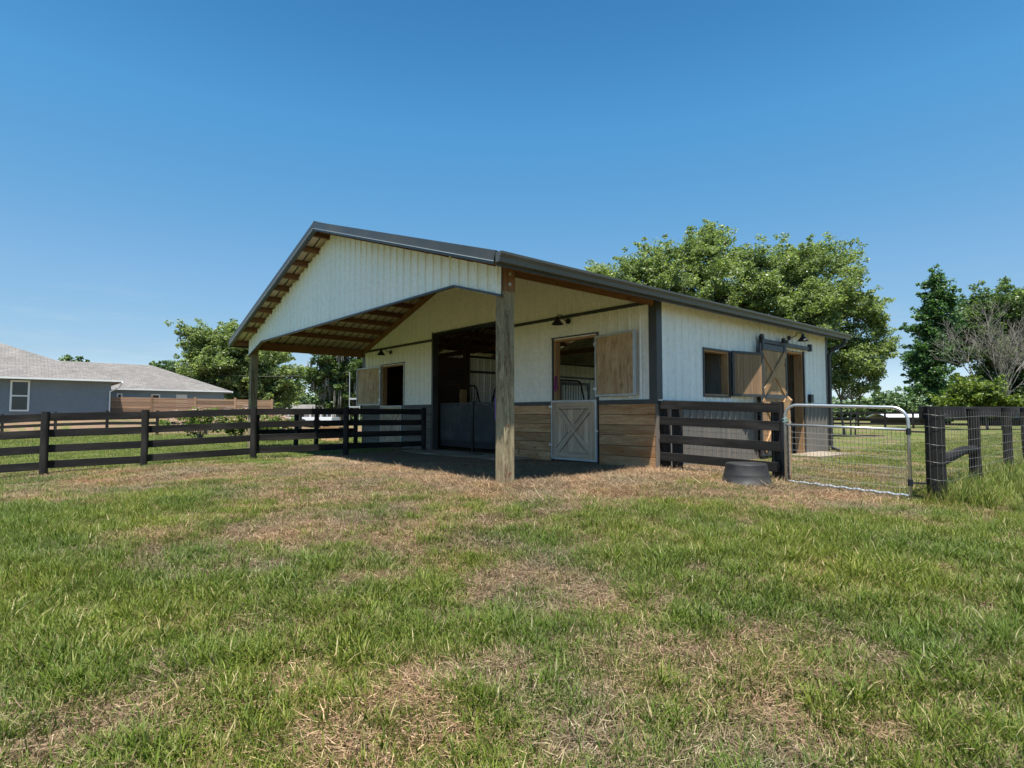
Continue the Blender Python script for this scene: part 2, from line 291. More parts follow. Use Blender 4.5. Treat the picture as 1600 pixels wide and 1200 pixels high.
def groundmat():
    m, t, b = newmat('lawn_ground')
    a = N(t, 'ShaderNodeAttribute'); a.attribute_name = 'green'
    geo = N(t, 'ShaderNodeNewGeometry').outputs['Position']
    n1 = noise(t, 26, 6, geo, 0.75); n2 = noise(t, 0.35, 5, geo, 0.6); n3 = noise(t, 3.0, 5, geo, 0.65); n4 = noise(t, 160, 2, geo, 0.7)
    dry = ramp(t, n1, [(0.28, (0.075, 0.048, 0.032)), (0.5, (0.18, 0.122, 0.082)), (0.72, (0.34, 0.25, 0.165))])
    grn = ramp(t, n1, [(0.25, (0.035, 0.055, 0.012)), (0.5, (0.085, 0.120, 0.028)), (0.8, (0.19, 0.21, 0.07))])
    s = N(t, 'ShaderNodeMath', operation='MULTIPLY_ADD'); s.inputs[1].default_value = 1.3; t.links.new(n3, s.inputs[0]); s.inputs[2].default_value = -0.65
    s2 = N(t, 'ShaderNodeMath', operation='ADD'); t.links.new(s.outputs[0], s2.inputs[0]); t.links.new(a.outputs['Fac'], s2.inputs[1])
    f = ramp(t, s2.outputs[0], [(0.25, (0, 0, 0)), (0.72, (1, 1, 1))])
    c = mixc(t, f, dry, grn)
    c = mixc(t, 1.0, c, ramp(t, n2, [(0.3, (0.88,)*3), (0.7, (1.15, 1.1, 1.05))]), 'MULTIPLY')
    c = mixc(t, 1.0, c, ramp(t, n4, [(0.25, (0.7,)*3), (0.75, (1.3,)*3)]), 'MULTIPLY')
    t.links.new(c, b.inputs['Base Color']); b.inputs['Roughness'].default_value = 0.95; b.inputs['Specular IOR Level'].default_value = 0.1
    bump(t, b, n1, 0.9, 0.03)
    return m
M['ground'] = groundmat()

# ------------------------------------------------------------------ mesh builder
LOC = {}
class MB:
    def __init__(s): s.v = []; s.f = []; s.uv = []; s.r = []
    def face(s, pts, uvs=None, r=0.5):
        i = len(s.v); s.v += [tuple(p) for p in pts]; s.f.append(tuple(range(i, i+len(pts))))
        s.uv += uvs if uvs else [(p[0]+p[1], p[2]) for p in pts]; s.r.append(r)
    def beam(s, p0, p1, w, h, up=(0, 0, 1), r=None, taper=1.0):     # w across, h along 'up'
        p0 = Vector(p0); p1 = Vector(p1); d = p1-p0; L = d.length; d.normalize(); up = Vector(up)
        sx = d.cross(up); 
        if sx.length < 1e-4: sx = d.cross(Vector((0, 1, 0)))
        sx.normalize(); uz = sx.cross(d).normalized()
        r = random.random() if r is None else r; o = r*37.0
        c = []
        for p, k in ((p0, 1.0), (p1, taper)):
            for a, b in ((-1, -1), (1, -1), (1, 1), (-1, 1)): c.append(p+sx*(a*w/2*k)+uz*(b*h/2*k))
        for (i, j), cc in (((0, 1), w), ((1, 2), h), ((2, 3), w), ((3, 0), h)):
            oo = o+i*0.31
            s.face([c[i], c[j], c[j+4], c[i+4]], [(o, oo), (o, oo+cc), (o+L, oo+cc), (o+L, oo)], r)
        s.face([c[3], c[2], c[1], c[0]], [(o, o), (o+.02, o), (o+.02, o+h), (o, o+h)], r)
        s.face([c[4], c[5], c[6], c[7]], [(o, o), (o+.02, o), (o+.02, o+h), (o, o+h)], r)
        return s
    def box(s, x0, x1, y0, y1, z0, z1, r=None, axis=None):
        dx, dy, dz = x1-x0, y1-y0, z1-z0; cx, cy, cz = (x0+x1)/2, (y0+y1)/2, (z0+z1)/2
        if axis is None: axis = max(((dx, 0), (dy, 1), (dz, 2)))[1]
        if axis == 0: return s.beam((x0, cy, cz), (x1, cy, cz), dy, dz, (0, 0, 1), r)
        if axis == 1: return s.beam((cx, y0, cz), (cx, y1, cz), dx, dz, (0, 0, 1), r)
        return s.beam((cx, cy, z0), (cx, cy, z1), dx, dy, (0, 1, 0), r)
    def tube(s, pts, rad, n=8, cap=True, r=0.5):
        pts = [Vector(p) for p in pts]
        if not hasattr(rad, '__len__'): rad = [rad]*len(pts)
        rings = []; prev = None; L = 0
        for i, p in enumerate(pts):
            d = (pts[min(i+1, len(pts)-1)]-pts[max(i-1, 0)]).normalized()
            if prev is None:
                a = d.cross(Vector((0, 0, 1)));
                if a.length < 0.05: a = d.cross(Vector((1, 0, 0)))
            else: a = prev-d*prev.dot(d)
            a.normalize(); prev = a; b = d.cross(a)
            rings.append([p+(a*math.cos(2*PI*k/n)+b*math.sin(2*PI*k/n))*rad[i] for k in range(n)])
        base = len(s.v)
        for rg in rings: s.v += [tuple(q) for q in rg]
        for i in range(len(rings)-1):
            l2 = L+(pts[i+1]-pts[i]).length
            for k in range(n):
                k2 = (k+1) % n
                s.f.append((base+i*n+k, base+i*n+k2, base+(i+1)*n+k2, base+(i+1)*n+k))
                u0 = k/n*2*PI*rad[i]; u1 = (k+1)/n*2*PI*rad[i]
                s.uv += [(L, u0), (L, u1), (l2, u1), (l2, u0)]; s.r.append(r)
            L = l2
        if cap:
            s.f.append(tuple(base+k for k in range(n))[::-1]); s.uv += [(0, 0)]*n; s.r.append(r)
            e = base+(len(rings)-1)*n
            s.f.append(tuple(e+k for k in range(n))); s.uv += [(0, 0)]*n; s.r.append(r)
        return s
    def lathe(s, c, prof, n=32):      # prof: list of (radius, z)
        base = len(s.v)
        for rr, z in prof:
            s.v += [(c[0]+rr*math.cos(2*PI*k/n), c[1]+rr*math.sin(2*PI*k/n), c[2]+z) for k in range(n)]
        for i in range(len(prof)-1):
            for k in range(n):
                k2 = (k+1) % n
                s.f.append((base+i*n+k, base+i*n+k2, base+(i+1)*n+k2, base+(i+1)*n+k)); s.uv += [(0, 0)]*4; s.r.append(0.5)
        return s
    def prism(s, poly, off):          # poly: 3-D outline, off: extrusion vector
        off = Vector(off); a = [Vector(p) for p in poly]; b = [p+off for p in a]
        def uvof(ps): return [((p.x+p.y), p.z) for p in ps]
        s.face(a, uvof(a)); s.face(b[::-1], uvof(b[::-1]))
        for i in range(len(a)):
            j = (i+1) % len(a); q = [a[j], a[i], b[i], b[j]]; s.face(q, uvof(q))
        return s
    def build(s, name, mat, parent=None, smooth=False, bevel=0.0, recalc=True):
        me = bpy.data.meshes.new(name); org = LOC.get(parent.name, Vector((0, 0, 0))) if parent else Vector((0, 0, 0))
        V = np.array(s.v, dtype=np.float32)-np.array(org, dtype=np.float32)
        me.from_pydata(V.tolist(), [], s.f)
        ul = me.uv_layers.new(name='UVMap'); ul.data.foreach_set('uv', np.array(s.uv, dtype=np.float32).ravel())
        at_ = me.attributes.new('rnd', 'FLOAT', 'FACE'); at_.data.foreach_set('value', np.array(s.r, dtype=np.float32))
        if recalc or bevel:
            import bmesh
            bm = bmesh.new(); bm.from_mesh(me)
            if bevel: bmesh.ops.remove_doubles(bm, verts=bm.verts, dist=1e-5)
            bmesh.ops.recalc_face_normals(bm, faces=bm.faces); bm.to_mesh(me); bm.free()
        me.materials.append(mat); me.update()
        if smooth: me.shade_smooth()
        o = bpy.data.objects.new(name, me); col.objects.link(o)
        if parent: o.parent = parent
        LOC[o.name] = org
        if bevel:
            md = o.modifiers.new('bevel', 'BEVEL'); md.width = bevel; md.segments = 2; md.limit_method = 'ANGLE'
        return o
def tag(o, label=None, cat=None, group=None, kind=None):
    if label: o['label'] = label
    if cat: o['category'] = cat
    if group: o['group'] = group
    if kind: o['kind'] = kind
    return o
def thing(name, label, cat, loc=(0, 0, 0), group=None):
    o = bpy.data.objects.new(name, None); col.objects.link(o); o.location = loc; o.empty_display_size = 0.2
    LOC[o.name] = Vector(loc); return tag(o, label, cat, group)
def B(*a, **k): return MB().box(*a, **k)

# ------------------------------------------------------------------ ground
def axis_pts(lo, hi, step, far, grow=1.16):
    a = list(np.arange(lo, hi+1e-6, step)); s = step
    x = a[-1]
    while x < far: s *= grow; x += s; a.append(x)
    s = step; x = a[0]
    while x > -far: s *= grow; x -= s; a.insert(0, x)
    return np.array(a)
gx = axis_pts(-16, 12, 0.16, 900); gy = axis_pts(-12, 12, 0.16, 900)
GX, GY = np.meshgrid(gx, gy, indexing='ij'); GZ = height(GX, GY)
nx, ny = GX.shape
me = bpy.data.meshes.new('ground')
idx = np.arange(nx*ny).reshape(nx, ny)
q = np.stack([idx[:-1, :-1], idx[1:, :-1], idx[1:, 1:], idx[:-1, 1:]], -1).reshape(-1, 4)
me.from_pydata(np.stack([GX, GY, GZ], -1).reshape(-1, 3).tolist(), [], q.tolist())
a_ = me.attributes.new('green', 'FLOAT', 'POINT'); a_.data.foreach_set('value', greenness(GX, GY).astype(np.float32).ravel())
me.materials.append(M['ground']); me.shade_smooth()
ground = bpy.data.objects.new('ground', me); col.objects.link(ground); ground['kind'] = 'structure'

# concrete aprons
ap = MB()
pts = [(-7.35, -0.75), (-6.2, -0.98), (-4.6, -0.92), (-3.2, -0.86), (-3.15, -0.005), (-7.35, -0.005)]
ap.prism([(x, y, 0.025) for x, y in pts], (0, 0, -0.3))
o = ap.build('barn_apron', M['concrete'], bevel=0.015); o['kind'] = 'structure'
o = MB().prism([(0.03, 4.9, 0.035), (0.75, 4.8, 0.035), (0.85, 6.6, 0.035), (0.03, 6.7, 0.035)], (0, 0, -0.3)).build('side_door_pavement', M['concrete'], bevel=0.01); o['kind'] = 'structure'

# ------------------------------------------------------------------ barn
BL, BD = -10.97, 7.31
ZE = 2.95; SL = 0.318; XM = BL/2
YR0, YR1 = -3.85, 7.72; XO = 0.33
def zr(x): return ZE + SL*(XM*-1 - abs(x-XM))        # underside of the roof sheets' framing line
barn = thing('horse_barn', 'white metal-sided horse barn with dark trim and a deep open gable porch', 'barn', (XM, BD/2, 0))
def rib_off(u, pitch=0.2286):
    k = (u/pitch) % 1.0; d = (k-0.5)*pitch; ad = abs(d)
    if ad < 0.012: return 0.025
    if ad < 0.028: return 0.025*(0.028-ad)/0.016
    e = abs(ad-0.076)
    return 0.006*(1-e/0.012) if e < 0.012 else 0.0
def siding(name, P, u0, u1, lo, hi, mat, holes=(), pitch=0.2286, cuts=(), parent=barn):
    """P(u, off, z) -> point; lo(u), hi(u) bounds; holes (ua, ub, za, zb)"""
    br = {u0, u1, *[c for c in cuts if u0 < c < u1]}
    for h in holes: br |= {e for e in (h[0], h[1]) if u0 < e < u1}
    k = math.floor(u0/pitch)-1
    while (k)*pitch < u1+pitch:
        c = (k+0.5)*pitch
        for d in (-0.088, -0.076, -0.064, -0.028, -0.012, 0.012, 0.028, 0.064, 0.076, 0.088):
            if u0 < c+d < u1: br.add(c+d)
        k += 1
    br = sorted(br); b = [br[0]]
    for x in br[1:]:
        if x-b[-1] > 1e-4: b.append(x)
    mb = MB()
    for a, c in zip(b[:-1], b[1:]):
        m = (a+c)/2
        iv = [(lo, hi)]
        for h in holes:
            if h[0] <= m <= h[1]:
                out = []
                for l, t in iv:
                    if l(m) < h[2]: out.append((l, (lambda u, z=h[2]: z)))
                    if t(m) > h[3]: out.append(((lambda u, z=h[3]: z), t))
                iv = out
        for l, t in iv:
            e = 1e-5
            if t(m)-l(m) < 0.003: continue
            mb.face([P(a, rib_off(a, pitch), l(a+e)), P(c, rib_off(c, pitch), l(c-e)), P(c, rib_off(c, pitch), t(c-e)), P(a, rib_off(a, pitch), t(a+e))],
                    [(a, l(a)), (c, l(c)), (c, t(c)), (a, t(a))], 0.5)
    return mb.build(name, mat, parent, recalc=False)
K = lambda z: (lambda u: z)
ZT = 2.90       # horizontal trim line on the gable wall
ZW = 1.17       # wainscot cap
front = lambda y: (lambda u, o, z: (u, y-o, z))
# openings in the front wall
BIG = (-7.0, -3.95, 0.0, 3.08); WR = (-2.5, -1.33, 0.0, 2.46); WL = (-9.76, -8.48, 0.0, 2.38)
for a, b in ((BL, BIG[0]), (BIG[1], 0)): siding('front_wall_siding', front(0), a, b, K(ZW), K(ZT-0.03), M['white'], [WR, WL])
siding('front_gable_siding', front(0), BL, 0, K(ZT+0.03), zr, M['white'], [BIG], cuts=(XM,))
# horizontal line trim
for a, b in ((BL, BIG[0]-0.02), (BIG[1]+0.06, -0.14)): B(a, b, -0.03, 0.005, ZT-0.032, ZT+0.032).build('line_trim', M['trim'], barn)
for a, b in ((-8.42, -7.04), (-3.89, -2.56), (-1.27, 0.031)): B(a, b, -0.045, -0.003, ZW-0.045, ZW+0.03).build('wainscot_cap', M['trim'], barn)
B(-10.86, -9.82, -0.045, -0.003, ZW-0.045, ZW+0.03).build('wainscot_cap', M['trim'], barn)
# wooden wainscot boards under the siding
def boards(x0, x1, n=6, mat='board'):
    mb = MB(); h = (ZW-0.047)/n
    for i in range(n): mb.box(x0, x1, -0.040+random.uniform(-.003, .003), -0.001, i*h+0.004-(0.12 if i == 0 else 0), (i+1)*h-0.003, axis=0)
    return mb.build('wainscot_boards', M[mat], barn, bevel=0.003)
boards(-3.89, -2.56); boards(-1.27, -0.005); boards(-8.42, -7.04, mat='greywood'); boards(-10.90, -9.82, mat='greywood')
for x in (-3.69, -7.07):      # trim boards beside the wide opening
    pass
# corner trims
def ltrim(x, y, sx, sy, name='corner_trim'):
    mb = MB()
    mb.box(min(x, x+sx*0.13)-0*0.02, max(x, x+sx*0.13), y-sy*0.0-0.030 if sy > 0 else y, y if sy > 0 else y+0.030, ZW+0.0 if name == 'corner_trim' else 0, 2.96, axis=2)
    return mb
cm = MB(); cm.box(-0.135, 0.028, -0.030, -0.001, ZW+0.03, ZE-0.02, axis=2); cm.box(0.001, 0.028, -0.0005, 0.13, ZW+0.03, ZE-0.02, axis=2); cm.build('corner_trim', M['trim'], barn)
cm = MB(); cm.box(BL-0.028, BL+0.12, -0.030, -0.001, 0, ZE-0.02, axis=2); cm.box(BL-0.028, BL-0.001, -0.0005, 0.13, 0, ZE-0.02, axis=2); cm.build('corner_trim', M['trim'], barn)
cm = MB(); cm.box(0.001, 0.026, BD-0.10, BD+0.02, 0, ZE-0.02, axis=2); cm.build('corner_trim', M['trim'], barn)
# corner post at wainscot level (raw lit wood)
B(-0.004, 0.03, -0.052, 0.03, 0, ZW-0.05, axis=2).build('corner_board', M['greywood'], barn, bevel=0.003)
# side wall
WS = (1.49, 2.43, 1.30, 2.18); DS = (4.80, 5.90, 0.0, 2.42)
side = lambda u, o, z: (o, u, z)
siding('side_wall_siding', side, 0.0, BD, K(ZW), K(ZE+0.07), M['white'], [WS, (DS[0], DS[1], -1, 2.42)])
for a, b in ((0.035, DS[0]), (DS[1], BD-0.005)): siding('side_wainscot', lambda u, o, z: (o+0.003, u, z), a, b, K(-0.1), K(ZW-0.03), M['wains'])
for a, b in ((0.135, DS[0]-0.05), (DS[1]+0.06, BD-0.12)): B(0.002, 0.04, a, b, ZW-0.03, ZW+0.012).build('wainscot_cap', M['trim'], barn)
siding('left_wall_siding', lambda u, o, z: (BL-o, u, z), 0.0, BD, K(-0.1), K(2.74), M['white'])
siding('back_wall_siding', lambda u, o, z: (u, BD+o, z), BL, 0, K(-0.1), zr, M['white'], [(-6.6, -4.2, -1, 2.35)], cuts=(XM,))

# roof: two pitches of ribbed metal sheets, with purlins under them
th = 0.035
PZ = 0.11   # top of purlins above zr
roof = MB()
for s in (-1, 1):
    xe = XM+s*(-XM+XO)
    zt = lambda x: zr(x)+PZ
    p = [(XM, YR0, zt(XM)), (xe, YR0, zr(XM)-SL*abs(xe-XM)+PZ), (xe, YR1, zr(XM)-SL*abs(xe-XM)+PZ), (XM, YR1, zt(XM))]
    roof.prism(p, (0, 0, th))
roofo = roof.build('roof', M['rooftop'], barn)
rb = MB(); y = YR0+0.12
while y < YR1:
    for s in (-1, 1):
        xe = XM+s*(-XM+XO-0.02); rb.beam((XM+s*0.06, y, zr(XM)+PZ+th+0.003-SL*0.06), (xe, y, zr(XM)-SL*abs(xe-XM)+PZ+th+0.003), 0.035, 0.018, (0, 0, 1))
    y += 0.2286
rb.build('roof_ribs', M['rooftop'], roofo)
un = MB()
for s in (-1, 1):
    xe = XM+s*(-XM+XO-0.015); n = 0; y = YR0+0.02
    while y < YR1-0.03:
        y2 = min(y+0.2286, YR1-0.02)
        for ya, yb, da, db in ((y, y+0.03, 0, 0.012), (y+0.03, y+0.06, 0.012, 0), (y+0.06, y2, 0, 0)):
            if yb > YR1-0.01: continue
            un.face([(XM, ya, zr(XM)+PZ-0.004+da), (XM, yb, zr(XM)+PZ-0.004+db), (xe, yb, zr(XM)-SL*abs(xe-XM)+PZ-0.004+db), (xe, ya, zr(XM)-SL*abs(xe-XM)+PZ-0.004+da)])
        y = y2
un.build('roof_underside', M['under'], roofo, recalc=False)
ridge = MB().prism([(XM-0.16, YR0-0.03, zr(XM)+PZ+th-0.035), (XM, YR0-0.03, zr(XM)+PZ+th+0.03), (XM+0.16, YR0-0.03, zr(XM)+PZ+th-0.035), (XM, YR0-0.03, zr(XM)+PZ+th+0.008)], (0, YR1-YR0+0.06, 0))
ridge.build('ridge_cap', M['rooftop'], roofo)
# purlins along the barn
nP = 10
for s in (-1, 1):
    for i in range(nP):
        f = (i+0.35)/nP if i < nP-1 else (0.925 if s > 0 else 0.985)
        x = XM+s*f*(-XM+XO-0.03); z = zr(XM)-SL*abs(x-XM)+PZ-0.010
        nrm = Vector((s*SL, 0, 1)).normalized(); c = Vector((x, 0, z))-nrm*0.070
        MB().beam((c.x, YR0+0.03, c.z), (c.x, YR1-0.03, c.z), 0.045, 0.135, nrm).build('purlin', M['purlin'], roofo)
# sloping rafters/truss chords behind the porch gable, at the front wall and between
def truss(y, web=True, zc=2.83, ends=True):
    mb = MB()
    for s in (-1, 1):
        xe = XM+s*(-XM-0.02)
        mb.beam((XM, y, zr(XM)-0.07), (xe, y, zr(xe)-0.07), 0.045, 0.14)
    if web:
        mb.box(BL+0.05, -0.05, y-0.022, y+0.022, zc, zc+0.14, axis=0)
        for x in (-9, -7.3, -3.66, -1.9): mb.beam((x, y+0.05, zc+0.07), (x+(0.9 if x < XM else -0.9), y+0.05, zr(x+(0.9 if x < XM else -0.9))-0.1), 0.04, 0.09)
    return mb.build('truss', M['purlin'], barn)
truss(-3.36, web=False); truss(-0.05, web=False); truss(2.4); truss(4.85)
# porch gable panel, with the raked lower edge
YP = -3.46; CH0, CH1 = -1.12, -9.85
def lop(u):
    if u > CH0: return 2.54+(CH0-u)/(CH0+0.06)*-0.0+(2.86-2.54)*(u+0.06)/(CH0+0.06)
    if u < CH1: return 2.54+(2.86-2.54)*(u-(BL+0.06))/(CH1-(BL+0.06))
    return 2.86
siding('porch_gable_siding', front(YP), BL-0.02, -0.04, lop, lambda u: zr(u)+0.02, M['white'], cuts=(CH0, CH1, XM))
gt = MB(); P = [(-0.02, 2.545), (CH0, 2.86), (CH1, 2.86), (BL-0.02, 2.545)]
for (x0, z0), (x1, z1) in zip(P[:-1], P[1:]): gt.beam((x0, YP-0.012, z0-0.012), (x1, YP-0.012, z1-0.012), 0.045, 0.032)
gt.build('gable_edge_trim', M['trim'], barn)
gb = MB()
for (x0, z0), (x1, z1) in zip(P[:-1], P[1:]): gb.beam((x0, YP+0.05, z0+0.07), (x1, YP+0.05, z1+0.07), 0.04, 0.13)
gb.build('gable_framing', M['purlin'], barn)
bk = MB()   # inner face of the porch gable
bk.prism([(-0.06, YP+0.012, 2.60), (CH0, YP+0.012, 2.92), (CH1, YP+0.012, 2.92), (BL+0.02, YP+0.012, 2.60), (BL+0.02, YP+0.012, zr(BL+.02)-0.01), (XM, YP+0.012, zr(XM)-0.01), (-0.06, YP+0.012, zr(-.06)-0.01)], (0, 0.008, 0))
bk.build('gable_backing', M['white'], barn)
# rake fascia boards
for s in (-1, 1):
    for yy in (YR0-0.022, YR1+0.022):
        xe = XM+s*(-XM+XO+(0.0 if s > 0 else 0.02)); ze = zr(XM)-SL*abs(xe-XM)
        mb = MB(); mb.beam((XM, yy, zr(XM)+PZ-0.045), (xe, yy, ze+PZ-0.045), 0.03, 0.175)
        mb.beam((XM, yy+(0.025 if yy < 0 else -0.025), zr(XM)+PZ-0.128), (xe, yy+(0.025 if yy < 0 else -0.025), ze+PZ-0.128), 0.075, 0.012)
        mb.build('rake_trim', M['rooftop'], roofo)
        if yy < 0: MB().beam((XM, yy-.021, zr(XM)+PZ-0.095), (xe, yy-.021, ze+PZ-0.095), 0.010, 0.010).build('drip_edge_highlight', M['alu'], roofo)  # pale strip on the drip edge, its colour draws the sunlit highlight line
# eave fascia, gutter, downspout
zg = zr(XM)-SL*(-XM+XO)+PZ
for s in (-1, 1):
    x = XM+s*(-XM+XO+0.010); B(x-0.010, x+0.010, YR0+0.0, YR1, zg-0.15, zg+0.015).build('eave_fascia', M['trim'], roofo)
gu = MB(); x0 = XO+0.022
prof = [(0, 0.0), (0.002, -0.125), (0.075, -0.125), (0.085, -0.07), (0.115, -0.03), (0.118, 0.0), (0.110, 0.0), (0.106, -0.025), (0.078, -0.066), (0.069, -0.117), (0.010, -0.117), (0.008, 0.0)]
gu.prism([(x0+a, YR0-0.03, zg+0.012+b) for a, b in prof], (0, YR1-YR0+0.06, 0))
for yy in (YR0-0.034, YR1+0.030): gu.prism([(x0+a, yy, zg+0.012+b) for a, b in prof[:6]], (0, 0.004, 0))
gutt = gu.build('gutter', M['gutter'], barn)
ds = MB(); yd = BD+0.0
P = [(x0+0.05, yd+0.18, zg-0.11), (x0+0.05, yd+0.18, zg-0.19), (x0-0.02, yd+0.14, zg-0.28), (0.12, yd+0.03, zg-0.40), (0.085, yd-0.03, zg-0.52), (0.085, yd-0.03, 1.5), (0.085, yd-0.03, 0.16), (0.12, yd-0.03, 0.09), (0.26, yd-0.03, 0.04)]
for a, b in zip(P[:-1], P[1:]): ds.beam(a, Vector(b)+(Vector(b)-Vector(a)).normalized()*0.02, 0.075, 0.055, (0.3, 1, 0.1))
ds.build('downspout', M['trim'], barn, bevel=0.006)
# headers
B(BL-0.05, BL+0.04, YP+0.06, -0.03, 2.74, 2.96).build('header_beam', M['purlin'], barn)

# porch posts
def post(x, y, name, z0, bolts):
    p = MB(); s = 0.184
    zz = [z0, 0.6, 1.2, 1.8, 2.3, 2.62, 2.90]
    p.beam((x, y, zz[0]), (x, y, zz[-1]), s, s, (0, 1, 0), r=0.5)
    po = p.build(name, M['post'], barn, bevel=0.008)
    if bolts:
        n = MB(); n.box(x-0.02, x+s/2+0.006, y-s/2-0.002, y+s/2+0.006, 2.60, 2.93, r=0.6, axis=2); n.build('notched_post_top', M['purlin'], po)
        for z in (2.84, 2.70):
            b = MB(); b.tube([(x+s/2, y, z), (x+s/2+0.012, y, z)], 0.024, 14); b.tube([(x+s/2+0.012, y, z), (x+s/2+0.022, y, z)], 0.011, 6); b.build('bolt', M['alu'], po)
    return po
post(-0.092, -3.35, 'porch_post', -0.15, True); post(BL+0.092, -3.35, 'porch_post', -0.3, False)
sc_ = wood('rusty_scar', [(0.3, (0.16, 0.055, 0.025)), (0.7, (0.33, 0.15, 0.08))], 0.8)
for (yy, zz, w_, h_) in ((-3.37, 0.78, .055, .045), (-3.34, 0.15, .055, .03), (-3.36, .12, .035, .045)):
    m = MB(); n_ = 9; m.prism([(-0.002, yy+w_/2*math.cos(2*PI*k/n_)*random.uniform(.6, 1.1), zz+h_/2*math.sin(2*PI*k/n_)*random.uniform(.6, 1.1)) for k in range(n_)], (0.004, 0, 0)); m.build('bark_scar', sc_, barn)

# window / door frames on the front wall
def trimframe(x0, x1, z0, z1, w_=0.05, bottom=True, mat='trim', y=-0.032):
    m = MB(); m.box(x0-w_, x0, y, 0.10, z0, z1, axis=2); m.box(x1, x1+w_, y, 0.10, z0, z1, axis=2)
    m.box(x0-w_, x1+w_, y, 0.10, z1, z1+w_, axis=0)
    if bottom: m.box(x0, x1, y, 0.10, z0-0.0, z0+0.04, axis=0)
    return m
m = MB(); m.box(BIG[0]-0.0, BIG[0]+0.05, -0.04, 0.13, 0.0, BIG[3], axis=2); m.box(BIG[0]-0.03, BIG[0]-0.001, -0.034, -0.002, 0.0, BIG[3]+0.03, axis=2)
m.box(BIG[1]-0.05, BIG[1], -0.04, 0.13, 0, BIG[3], axis=2); m.box(BIG[1]+0.001, BIG[1]+0.05, -0.034, -0.002, 0, BIG[3]+0.03, axis=2)
m.box(BIG[0]+0.061, BIG[1]-0.061, -0.045, 0.30, BIG[3]-0.035, BIG[3]-0.001, axis=0)
m.build('door_frame', M['trim'], barn)
def stalldoor(x0, x1, ztop):
    m = MB(); d = 0.14
    m.box(x0, x0+0.04, 0.003, d, 0, ztop, axis=2); m.box(x1-0.04, x1, 0.003, d, 0, ztop, axis=2); m.box(x0+0.041, x1-0.041, 0.003, d, ztop-0.04, ztop, axis=0)
    return m.build('window_frame', M['tan'], barn)
stalldoor(WR[0], WR[1], WR[3]); stalldoor(WL[0], WL[1], WL[3])
for (x0, x1, a, b, zt) in ((WR[0], WR[1], .05, .05, WR[3]), (WL[0], WL[1], .05, .05, WL[3])):
    for xa, xb in ((x0-a*.6, x0-0.001), (x1+0.001, x1+b*.6)): B(xa, xb, -0.034, -0.003, 0.0, zt+0.02, axis=2).build('side_trim', M['trim'] if x0 > -5 else M['alu'], barn)
    B(x0-a, x1+b, -0.030, -0.004, zt+0.021, zt+0.045, axis=0).build('head_trim', M['trim'], barn)

def dutch_lower(x0, x1, z0, z1, y, fmat, pmat, gate):
    d = MB(); t_ = 0.035; f = 0.035
    d.box(x0, x0+f, y-t_, y, z0, z1, axis=2); d.box(x1-f, x1, y-t_, y, z0, z1, axis=2)
    d.box(x0+f, x1-f, y-t_, y, z0, z0+f, axis=0); d.box(x0+f, x1-f, y-t_, y, z1-f, z1, axis=0)
    dr = d.build('lower_door', M[fmat], barn, bevel=0.003)
    n = 8; pb = MB(); ww = (x1-x0-2*f)/n
    for i in range(n): pb.box(x0+f+i*ww+0.001, x0+f+(i+1)*ww-0.001, y-0.016, y-0.004, z0+f, z1-f, axis=2)
    pb.build('boards', M[pmat], dr)
    # flat frame battens and a cross brace
    fb = MB(); g = 0.13
    fb.box(x0+f, x0+f+g, y-0.028, y-0.017, z0+f, z1-f, axis=2); fb.box(x1-f-g, x1-f, y-0.028, y-0.017, z0+f, z1-f, axis=2)
    fb.box(x0+f+g, x1-f-g, y-0.027, y-0.017, z1-f-g, z1-f, axis=0); fb.box(x0+f+g, x1-f-g, y-0.027, y-0.017, z0+f, z0+f+g, axis=0)
    a = Vector((x0+f+g, y-0.0225, z0+f+g)); b = Vector((x1-f-g, y-0.0225, z1-f-g))
    fb.beam(a, b, 0.006, 0.11, (0, 0, 1)); 
    fb.beam((a.x, y-0.024, b.z), (b.x, y-0.024, a.z), 0.007, 0.11, (0, 0, 1))
    fb.build('cross_brace', M['whitewash'], dr)
    gp = MB()
    A = Vector((x0+f+g+.03, y-0.031, z0+f+g+.02)); Bq = Vector((x1-f-g-.03, y-0.031, z1-f-g-.02))
    d_ = (Bq-A).normalized(); nn = Vector((-d_.z, 0, d_.x))*0.062
    gp.beam(A-nn, Bq-nn, 0.003, 0.008); gp.beam(A+nn, A+nn+(Bq-A)*0.40, 0.003, 0.008); gp.beam(Bq+nn, Bq+nn-(Bq-A)*0.40, 0.003, 0.008)
    A2 = Vector((A.x, A.y, Bq.z)); B2 = Vector((Bq.x, A.y, A.z)); d_ = (B2-A2).normalized(); nn = Vector((-d_.z, 0, d_.x))*0.062
    gp.beam(A2+nn, A2+nn+(B2-A2)*0.40, 0.003, 0.006); gp.beam(B2-nn, B2-nn-(B2-A2)*0.40, 0.003, 0.006)
    gp.beam((A.x, y-0.031, Bq.z+0.01), (Bq.x, y-0.031, Bq.z+0.01), 0.003, 0.008)
    gp.build('batten_gap', M['stallwood'], dr)
    for z in (z0+0.28, z1-0.12): B(x0-0.05, x0+0.05, y-0.042, y-0.036, z-0.02, z+0.02, axis=0).build('hinge', M['galv'], dr)
    B(x1-0.02, x1+0.05, y-0.05, y-0.036, (z0+z1)/2-0.02, (z0+z1)/2+0.01, axis=0).build('latch', M['galv'], dr)
    return dr
dutch_lower(WR[0]-0.02, WR[1]+0.02, 0.04, 1.215, -0.04, 'alu', 'whitewash', True)
dutch_lower(WL[0]+0.02, WL[1]-0.02, 0.04, 1.19, -0.04, 'alu', 'whitewash', True)
